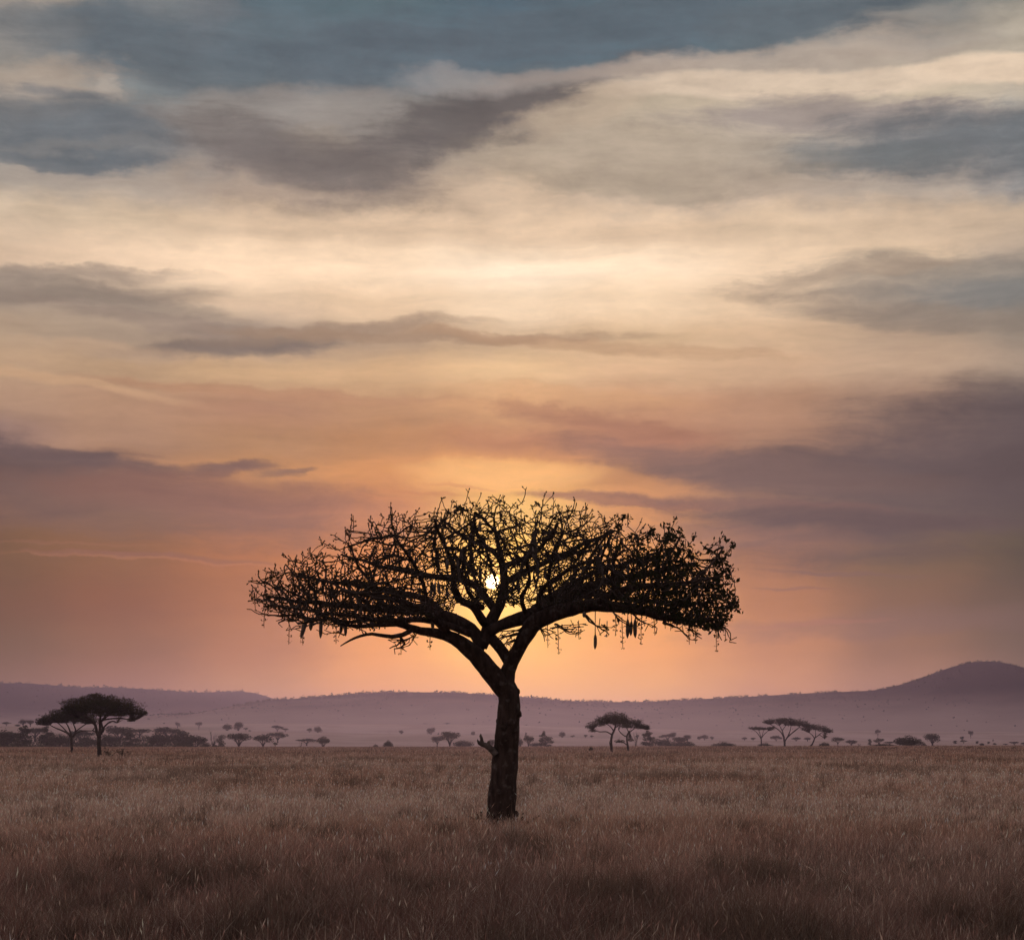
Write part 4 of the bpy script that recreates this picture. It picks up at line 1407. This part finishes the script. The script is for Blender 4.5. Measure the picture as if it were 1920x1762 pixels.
def vmath(op, a, b=None):
    n = nt.nodes.new('ShaderNodeVectorMath')
    n.operation = op
    for i, v in enumerate((a, b)):
        if v is None:
            continue
        if hasattr(v, 'is_linked'):
            nt.links.new(v, n.inputs[i])
        else:
            n.inputs[i].default_value = v
    return n.outputs['Value'] if op in ('LENGTH', 'DISTANCE', 'DOT_PRODUCT') else n.outputs[0]


def mrange(v, a, b, c=0.0, d=1.0, interp='SMOOTHSTEP'):
    n = N(nt, 'ShaderNodeMapRange', interpolation_type=interp)
    nt.links.new(v, n.inputs['Value'])
    n.inputs['From Min'].default_value = a
    n.inputs['From Max'].default_value = b
    n.inputs['To Min'].default_value = c
    n.inputs['To Max'].default_value = d
    return n.outputs[0]


tc = N(nt, 'ShaderNodeTexCoord')
sx = N(nt, 'ShaderNodeSeparateXYZ')
nt.links.new(tc.outputs['Generated'], sx.inputs[0])
hyp = math_('SQRT', math_('ADD', math_('MULTIPLY', sx.outputs[0], sx.outputs[0]), math_('MULTIPLY', sx.outputs[1], sx.outputs[1])))
U0 = math_('MULTIPLY_ADD', math_('ARCTAN2', sx.outputs[0], sx.outputs[1]), F / 1000, .96)       # azimuth
V0 = math_('MULTIPLY_ADD', math_('DIVIDE', sx.outputs[2], math_('MAXIMUM', hyp, .02)), -F / 1000, HY / 1000)   # elevation, downwards
cmb = N(nt, 'ShaderNodeCombineXYZ')
nt.links.new(U0, cmb.inputs[0])
nt.links.new(V0, cmb.inputs[1])
cmb.inputs[2].default_value = 1.0
UV0 = cmb.outputs[0]


def wnoise(vec, scale, stretch=(1, 1, 1), detail=4, rough=.5, color=False, off=(0, 0, 0), dims='2D'):
    va = N(nt, 'ShaderNodeVectorMath', operation='MULTIPLY_ADD')
    nt.links.new(vec, va.inputs[0])
    va.inputs[1].default_value = stretch
    va.inputs[2].default_value = off
    n = N(nt, 'ShaderNodeTexNoise', noise_dimensions=dims)
    n.inputs['Scale'].default_value = scale
    n.inputs['Detail'].default_value = detail
    n.inputs['Roughness'].default_value = rough
    nt.links.new(va.outputs[0], n.inputs['Vector'])
    return n.outputs['Color'] if color else n.outputs[0]


# clouds are pulled about by two layers of turbulence
w1 = vmath('SUBTRACT', wnoise(UV0, 3.2, (1, 2.2, 1), 2, .5, True), (.5, .5, .5))
w2 = vmath('SUBTRACT', wnoise(UV0, 11, (1, 1.9, 1), 4, .6, True, (3, 1, 0)), (.5, .5, .5))
upn = N(nt, 'ShaderNodeCombineXYZ')
upk = mrange(V0, .40, .62, 2.0, 1.0)
nt.links.new(upk, upn.inputs[0])
nt.links.new(upk, upn.inputs[1])
upv = upn.outputs[0]
UV = vmath('ADD', UV0, vmath('ADD', vmath('MULTIPLY', w1, (.12, .05, 0)), vmath('MULTIPLY', vmath('MULTIPLY', w2, (.055, .026, 0)), upv)))
UVs = vmath('ADD', UV0, vmath('ADD', vmath('MULTIPLY', w1, (.05, .022, 0)), vmath('MULTIPLY', w2, (.05, .022, 0))))
sp = N(nt, 'ShaderNodeSeparateXYZ')
nt.links.new(UV, sp.inputs[0])
U, V = sp.outputs[0], sp.outputs[1]

def dim(hx, k, kb):
    return [tuple(c * f for c, f in zip(lin(h)[:3], (k, k, k * kb))) + (1.0,) for h in hx.split()]


ROWS = [
    (0.000, '8c8a88 697179 5a6a74 57676f 50626f 52656f 56676f 5a676e 7d7a76'),
    (0.100, '8c8580 6a7078 5a6a73 566771 52636e 556670 606a70 948a84 b0a294'),
    (0.200, '9a9087 7b7f80 82827f 8a847d 8a8178 b09e8a c0ac96 c6b29b c4b29f'),
    (0.290, '8a8680 86827d 8c827a 8a7f76 b09c86 b8a48e aa9b8b 9c928a 8a8a88'),
    (0.370, 'a89a8c ab9a8a a8927f ad9680 d4b698 c2aa92 b8a28e ad9c8c 98918b'),
    (0.430, 'cbb297 d3b799 dcbc9c e0bf9e eecba8 e6c4a2 dcbd9d d4b698 c8ad92'),
    (0.510, 'd6b699 ecc9a8 fad6b2 fbd8b4 fde0c0 fcdcba eccaa8 d6b797 b49e8a'),
    (0.570, '9c8a7a b39c86 e3c1a0 f0caa4 fcd9b4 fad6b0 e2bf9c b89e86 8a8278'),
    (0.640, 'b2967c a8907a a08a78 b4967a cca884 d8b28a d6b08c b89a80 968676'),
    (0.700, 'c09c7c b89472 d0a67c d8ac80 e8bc8c dcb088 cca482 c2a084 a8907c'),
    (0.770, 'b68f74 b48a6c b08062 b4845e d29b6c c48f6a b8896a a07e68 6e605a'),
    (0.830, '94746a ae846a b8865f c08658 b87c58 a87258 a67a60 86685a 5e504e'),
    (0.890, '8c6656 b48060 c48858 d89058 f2a65e c08458 906a5a 6c5850 5a4c4a'),
    (0.950, '7e5a4a 8c6650 a46c52 c88058 fcc070 dc9460 98705c 6e5a50 564a46'),
    (1.040, '8e6450 9c6850 b87050 d88050 ffbe6c e09060 a8705a 7c6050 5e504a'),
    (1.130, '8a5c48 9c6048 b87050 ee9050 ffc272 f8a060 c07c5c 8c6454 6c5650'),
    (1.210, '8a6250 a06850 c07858 f49a5c ffb868 fba262 d08864 a0705c 745c54'),
    (1.300, '9a6c60 b0746a d08a64 f29c5e fbac60 f8a868 e0946a b8806c 88685f'),
]
CL = [
    (40, 10, 90, 34, 0, 'c8b29c', .9, 1.3, 1), (300, 25, 80, 24, 8, '94908a', .55, 1.3, 1), (395, 60, 34, 40, 30, '7c7b7e', .5, 1.2, 1), (50, 85, 80, 30, 0, 'a49a90', .6, 1.2, 1),
    (430, 110, 330, 62, 5, '626d73', .75, 1.1, 1), (1150, 60, 430, 62, -3, '5a676f', .9, .75, 2), (1500, 40, 190, 52, -14, '5f6a70', .85, .8, 2), (720, 110, 200, 40, 0, '5c6870', .6, 1, 1),
    (40, 205, 150, 44, -6, 'b0a090', .85, .7, 1), (190, 195, 24, 14, -30, 'bcaea0', .5, 1.2, 1), (110, 203, 60, 9, 2, '7e7f80', .6, 1, 2),
    (130, 268, 155, 46, 2, '656d72', .85, 1.1, 1), (150, 303, 100, 9, -3, '7c7c7a', .6, 1, 1), (120, 325, 130, 11, -4, '636c71', .7, 1, 1),
    (560, 212, 190, 36, -4, '9c938b', .75, 1.1, 1), (610, 275, 40, 24, 0, 'a29483', .6, 1, 1), (560, 300, 160, 42, 14, '6d6662', .75, 1.15, 1), (745, 268, 46, 30, -14, '928980', .5, 1.3, 1), (690, 312, 90, 30, -12, '6d6661', .65, 1.2, 1),
    (885, 222, 145, 42, -17, '625d5a', .9, .9, 1), (1050, 175, 130, 24, -20, '69635f', .85, 1.0, 1), (880, 145, 80, 20, 8, 'a59c96', .5, 1.3, 1), (1150, 135, 220, 16, -5, 'a0938a', .75, 1.0, 2), (1450, 130, 240, 26, -3, 'b9a898', .8, 1.1, 1),
    (1480, 172, 300, 24, 1, 'e2cbb2', .9, .8, 2), (1860, 168, 130, 24, 4, 'f2d8bc', .95, .8, 2),
    (1560, 232, 290, 34, 2, '9a8e88', .85, .8, 2), (1800, 300, 240, 54, 5, '656b6e', .85, .8, 1), (1620, 312, 120, 24, 4, '6c7272', .7, 1, 1), (1240, 310, 220, 44, 2, 'b0a08c', .6, 1.2, 1), (1180, 355, 150, 18, 6, 'a59682', .5, 1.2, 1),
    (1100, 215, 90, 26, -12, 'c4ae96', .6, 1.2, 1),
    (110, 538, 190, 12, -3, '8a7d72', .6, 1.1, 1), (130, 572, 190, 15, -1, '8e7e70', .6, 1.1, 1), (260, 585, 160, 16, 10, '908274', .6, 1.0, 1), (330, 622, 190, 13, 9, '907f72', .6, 1.0, 1), (430, 660, 160, 13, -4, '766a61', .85, 1.2, 2), (640, 625, 180, 12, -6, '98816c', .7, 1.1, 1),
    (800, 632, 280, 9, 0, 'a2866c', .75, 1.0, 1), (1160, 652, 260, 10, 5, 'bd9672', .6, 1.1, 1), (480, 585, 90, 10, 5, 'dcbd9e', .6, 1.1, 1), (200, 668, 120, 10, 4, 'c2a284', .6, 1.2, 1),
    (1800, 560, 230, 48, 4, '847f77', .75, 1.2, 1), (1860, 575, 120, 22, 6, '777a78', .5, 1.3, 1), (1660, 600, 190, 18, 8, '928272', .6, 1.2, 1), (1560, 525, 160, 12, -6, 'b09a84', .6, 1.2, 1),
    (520, 742, 260, 9, 3, 'b2805f', .5, 1.1, 1), (150, 735, 180, 8, 8, 'cfa57e', .6, 1.1, 1), (1050, 745, 160, 12, 4, 'dba878', .5, 1.2, 1), (1150, 800, 180, 14, 10, 'a06e54', .7, 1.1, 1),
    (40, 898, 230, 56, 6, '61504c', .92, .9, 1), (110, 862, 150, 15, 7, '65534f', .85, .7, 2), (300, 888, 52, 12, 2, '73594f', .8, 1.1, 1), (405, 890, 40, 10, -14, '785b4f', .8, 1.0, 1), (440, 880, 60, 9, -4, '785b4f', .85, 1.0, 1), (505, 892, 44, 8, -3, '82624f', .8, 1.0, 1), (548, 885, 36, 5, -9, '86644f', .8, .9, 1), (200, 965, 300, 42, 5, '75594c', .75, 1.1, 1), (420, 945, 230, 34, 4, '8c6250', .7, 1.1, 1),
    (320, 1057, 200, 2.4, 2, 'c88462', .3, 1.3, 2), (350, 1052, 140, 3.6, 2.5, '8e5e4e', .5, 1.2, 2), (200, 1048, 110, 4, 1, '96644f', .5, 1, 2), (140, 1030, 140, 2.2, 1, '9a6854', .3, 1.2, 2),
    (1760, 895, 330, 105, -12, '5b4e4c', .9, 1.0, 1), (1320, 872, 220, 24, 9, '7c6055', .8, 1.0, 1), (1500, 900, 200, 26, 4, '6c5850', .75, 1.1, 1), (1170, 937, 170, 9, 4, '96684f', .85, .8, 2), (1420, 948, 230, 10, 4, '77594f', .75, .9, 2), (1700, 985, 300, 14, 4, '5c4c48', .7, 1, 2),
    (1400, 1010, 170, 18, 4, '8a6656', .5, 1.2, 1), (1590, 1080, 120, 4, 3, '765850', .6, 1, 2), (1490, 1104, 60, 3, 2, '8c6050', .6, 1, 2), (1700, 1170, 260, 20, -3, '7d6055', .5, 1.2, 1), (1520, 1170, 110, 5, -3, 'ac7058', .5, 1, 2),
    (940, 888, 130, 20, 0, 'fbbd74', .7, 1.6, 1), (790, 924, 60, 3, 4, 'c88050', .6, 1, 2), (860, 912, 55, 2.6, 4, 'd89058', .6, 1, 2),
]
# fibrous structure inside the clouds
warp = vmath('ADD', UV0, vmath('MULTIPLY', w1, (.16, .05, 0)))
s1 = wnoise(warp, 5.0, (.34, 3.0, 1), 5, .55)
s2 = wnoise(warp, 14.0, (.36, 2.2, 1), 5, .6, off=(5, 2, 0))
s3 = wnoise(UV, 42.0, (.8, 2.0, 1), 3, .6, off=(1, 7, 0))
st = math_('MULTIPLY_ADD', s1, FIB[0], math_('MULTIPLY_ADD', s2, FIB[1], math_('MULTIPLY_ADD', s3, FIB[2], -.5 * sum(FIB))))
s4 = wnoise(UV0, 9.0, (.9, 1.5, 1), 6, .6, off=(2, 9, 0))
st = math_('ADD', st, math_('MULTIPLY', math_('SUBTRACT', s4, .5), mrange(V0, .36, .58, .42, .06)))
gain = math_('MULTIPLY_ADD', st, mrange(V0, 1.02, 1.16, 1.0, .25), 1.0)
fray = math_('MULTIPLY_ADD', s1, 2.6, math_('MULTIPLY_ADD', s2, 1.9, math_('MULTIPLY_ADD', s3, .6, -2.55)))
ds = vmath('DISTANCE', UV0, (SUN_PX / 1000, SUN_PY / 1000, 1))
un = math_('MULTIPLY', U, 1 / 1.92)


def scale_v(v, k):
    n = N(nt, 'ShaderNodeVectorMath', operation='SCALE')
    for sock, x in ((n.inputs[0], v), (n.inputs[3], k)):
        if hasattr(x, 'is_linked'):
            nt.links.new(x, sock)
        else:
            sock.default_value = x
    return n.outputs[0]


def rows_color(va, vb):
    """the broad colours of the dusk sky between two elevations"""
    vs_ = [r[0] for r in ROWS]
    i0 = max([i for i, v in enumerate(vs_) if v <= va] or [0])
    i1 = min([i for i, v in enumerate(vs_) if v >= vb] or [len(vs_) - 1])
    c, prev = None, None
    for v, hx in ROWS[i0:i1 + 1]:
        cr = N(nt, 'ShaderNodeValToRGB')
        cr.color_ramp.interpolation = 'EASE'
        kd = float(np.interp(v, [.5, .52, .56, .8, 1.0, 1.15, 1.3], [1.04, 1.12, 1.04, .98, .93, .92, .94]))
        kc = [.70, .80, .96, 1.15, 1.28, 1.15, .98, .92, .90] if v > 1.0 else [1] * 9
        cols = dim(hx, kd, float(np.interp(v, [.15, .3, .8, .95, 1.2], [1.0, 1.08, 1.04, .88, .86])))
        els = cr.color_ramp.elements
        cols = [tuple(q * kc[i] * ((1.0, 1.04)[j_] if j_ < 2 else 1.0 if v < 1.0 else (.60 if 2 < i < 6 else .66 if i < 3 else .80)) for j_, q in enumerate(cc[:3])) + (1.0,) for i, cc in enumerate(cols)]
        els[0].position, els[0].color = 0.0, cols[0]
        els[1].position, els[1].color = 1.0, cols[-1]
        for k in range(1, len(cols) - 1):
            e = els.new(k / (len(cols) - 1))
            e.color = cols[k]
        nt.links.new(un, cr.inputs[0])
        c = cr.outputs[0] if c is None else mix_color(nt, mrange(V, prev, v), c, cr.outputs[0])
        prev = v
    return c


top_nt = nt


def cloud_cell(ua, ub, va, vb):
    """one patch of the sky as a node group of its own, so that only the clouds that reach it are evaluated"""
    global nt, U, V, un
    keep = (nt, U, V, un)
    ng = bpy.data.node_groups.new('sky_patch', 'ShaderNodeTree')
    for nm, tp in (('warped', 'NodeSocketVector'), ('steady', 'NodeSocketVector'), ('gain', 'NodeSocketFloat'), ('sun_distance', 'NodeSocketFloat'), ('fray', 'NodeSocketFloat')):
        ng.interface.new_socket(nm, in_out='INPUT', socket_type=tp)
    ng.interface.new_socket('colour', in_out='OUTPUT', socket_type='NodeSocketColor')
    nt = ng
    gi, go = N(nt, 'NodeGroupInput'), N(nt, 'NodeGroupOutput')
    uv, uvs, gn, dsn, fry = gi.outputs[0], gi.outputs[1], gi.outputs[2], gi.outputs[3], gi.outputs[4]
    sp = N(nt, 'ShaderNodeSeparateXYZ')
    nt.links.new(uv, sp.inputs[0])
    V = sp.outputs[1]
    un = math_('MULTIPLY', sp.outputs[0], 1 / 1.92)
    c = rows_color(va - .08, vb + .08)
    for (cx_, cy_, rx_, ry_, rot_, hx, stg, soft, wv) in CL:
        soft = min(1.8, soft * (1.15 if wv == 2 else 1.7 if cy_ < 460 else 1.4))
        ca, sa = math.cos(math.radians(rot_)), math.sin(math.radians(rot_))
        rx, ry = rx_ / 1000, ry_ / 1000
        k = 1 + soft * .5
        exy, exx = k * math.hypot(rx * sa, ry * ca) + .06, k * math.hypot(rx * ca, ry * sa) + .12
        cx, cy = cx_ / 1000, cy_ / 1000
        if cy + exy < va or cy - exy > vb or cx + exx < ua or cx - exx > ub:
            continue
        src_ = uv if wv == 1 else uvs
        d1 = vmath('DOT_PRODUCT', src_, (ca / rx, sa / rx, -(cx * ca + cy * sa) / rx))
        d2 = vmath('DOT_PRODUCT', src_, (-sa / ry, ca / ry, (cx * sa - cy * ca) / ry))
        q = math_('MULTIPLY_ADD', d1, d1, math_('MULTIPLY_ADD', d2, d2, fry if ry > .006 else 0.0))
        f = mrange(q, k ** 2, max(0, 1 - soft * .5) ** 2 * (1 if soft < 1.0 else 0), 0.0, stg)
        c = mix_color(nt, f, c, lin(hx))
    c = scale_v(c, gn)
    if vb > .72:
        for c_, r_, a_ in GLOW:
            gx = math_('EXPONENT', math_('MULTIPLY', math_('POWER', math_('DIVIDE', dsn, r_), 1.2), -1.0))
            c = vmath('ADD', c, scale_v(tuple(k_ * a_ for k_ in c_), gx))
        if vb > 1.05 and ua < .9 < ub:
            c = vmath('ADD', c, scale_v(DISC, mrange(dsn, .0145, .009, 0.0, 1.0)))
    nt.links.new(c, go.inputs[0])
    nt, U, V, un = keep
    g_ = nt.nodes.new('ShaderNodeGroup')
    g_.node_tree = ng
    for k_, sck in enumerate((UV, UVs, gain, ds, fray)):
        nt.links.new(sck, g_.inputs[k_])
    b_ = N(nt, 'ShaderNodeBackground')
    nt.links.new(g_.outputs[0], b_.inputs[0])
    return b_.outputs[0]


# the rest of the dome: clear dusk sky with broken cloud
sky = N(nt, 'ShaderNodeTexSky', sky_type='NISHITA')
sky.sun_disc = False
sky.sun_elevation = el
sky.sun_rotation = az
sky.air_density = 1.2
sky.dust_density = 2.0
sv_ = N(nt, 'ShaderNodeVectorMath', operation='SCALE')
nt.links.new(sky.outputs[0], sv_.inputs[0])
sv_.inputs[3].default_value = SKYK
dn = wnoise(tc.outputs['Generated'], 2.2, (1, 1, 2.5), 5, .55, dims='3D')
dome = mix_color(nt, mrange(dn, .42, .66), sv_.outputs[0], lin(DOME_C))
front = math_('MULTIPLY', mrange(math_('ABSOLUTE', math_('SUBTRACT', U0, .96)), 2.8, 1.3), mrange(V0, -1.6, -.2))
dcol = mix_color(nt, front, dome, scale_v(rows_color(-1, 3), gain))
bg = N(nt, 'ShaderNodeBackground')
nt.links.new(dcol, bg.inputs[0])


def switch(fac, a, b):
    n = N(nt, 'ShaderNodeMixShader')
    nt.links.new(fac, n.inputs[0])
    nt.links.new(a, n.inputs[1])
    nt.links.new(b, n.inputs[2])
    return n.outputs[0]


VC = [-2, .10, .20, .30, .42, .52, .62, .72, .84, .92, 1.0, 1.12, 4]
UC = [-5, .64, 1.28, 6]


def vtree(i0, i1, ua, ub):
    if i1 - i0 == 1:
        return cloud_cell(ua, ub, VC[i0], VC[i1])
    m_ = (i0 + i1) // 2
    return switch(math_('LESS_THAN', V0, VC[m_]), vtree(m_, i1, ua, ub), vtree(i0, m_, ua, ub))


cols_ = [vtree(0, len(VC) - 1, UC[k], UC[k + 1]) for k in range(3)]
tree = switch(math_('LESS_THAN', U0, UC[1]), switch(math_('LESS_THAN', U0, UC[2]), cols_[2], cols_[1]), cols_[0])
tree = switch(math_('GREATER_THAN', front, .9999), bg.outputs[0], tree)
wo = N(nt, 'ShaderNodeOutputWorld')
nt.links.new(tree, wo.inputs[0])
world.cycles.sampling_method = 'MANUAL'
world.cycles.sample_map_resolution = 1024

# ------------------------------------------------------------------ sun
sl = bpy.data.lights.new('sun', 'SUN')
sl.energy = SUN_E
sl.angle = R(SUN_ANG)
sl.color = SUN_C
so = bpy.data.objects.new('sun', sl)
COL.objects.link(so)
dirv = Vector((-math.sin(az) * math.cos(el), -math.cos(az) * math.cos(el), -math.sin(el)))
so.rotation_euler = dirv.to_track_quat('-Z', 'Y').to_euler()
so.location = (0, 200, 60)

# ------------------------------------------------------------------ air
mb = MB()
x0, x1, y0, y1, z0, z1 = -8200, 8200, -120, 9200, -8, 190
V8 = [(x0, y0, z0), (x1, y0, z0), (x1, y1, z0), (x0, y1, z0), (x0, y0, z1), (x1, y0, z1), (x1, y1, z1), (x0, y1, z1)]
mb.add(V8, [(3, 2, 1, 0), (4, 5, 6, 7), (0, 1, 5, 4), (1, 2, 6, 5), (2, 3, 7, 6), (3, 0, 4, 7)])
m, nt, out = newmat('haze_air')
pv = N(nt, 'ShaderNodeVolumePrincipled')
pv.inputs['Color'].default_value = HAZE_C
pv.inputs['Density'].default_value = HAZE_D
pv.inputs['Anisotropy'].default_value = HAZE_G
nt.links.new(pv.outputs[0], out.inputs['Volume'])
hz = mb.build('haze', m)
tag(hz, kind='stuff')

# ------------------------------------------------------------------ camera
cam = bpy.data.cameras.new('camera')
cam.sensor_width = 36
cam.sensor_fit = 'HORIZONTAL'
cam.lens = F / 1920 * 36
cam.shift_y = (HY - 881) / 1920
cam.clip_start = .1
cam.clip_end = 30000
co = bpy.data.objects.new('camera', cam)
COL.objects.link(co)
co.location = (0, 0, CAMZ)
co.rotation_euler = (R(90), 0, 0)
scene.camera = co
vs = scene.view_settings
vs.view_transform = 'Standard'
vs.look = 'None'
vs.exposure = 0
vs.gamma = 1
scene.cycles.adaptive_threshold = .014
scene.cycles.max_bounces = 6
scene.cycles.transparent_max_bounces = 8
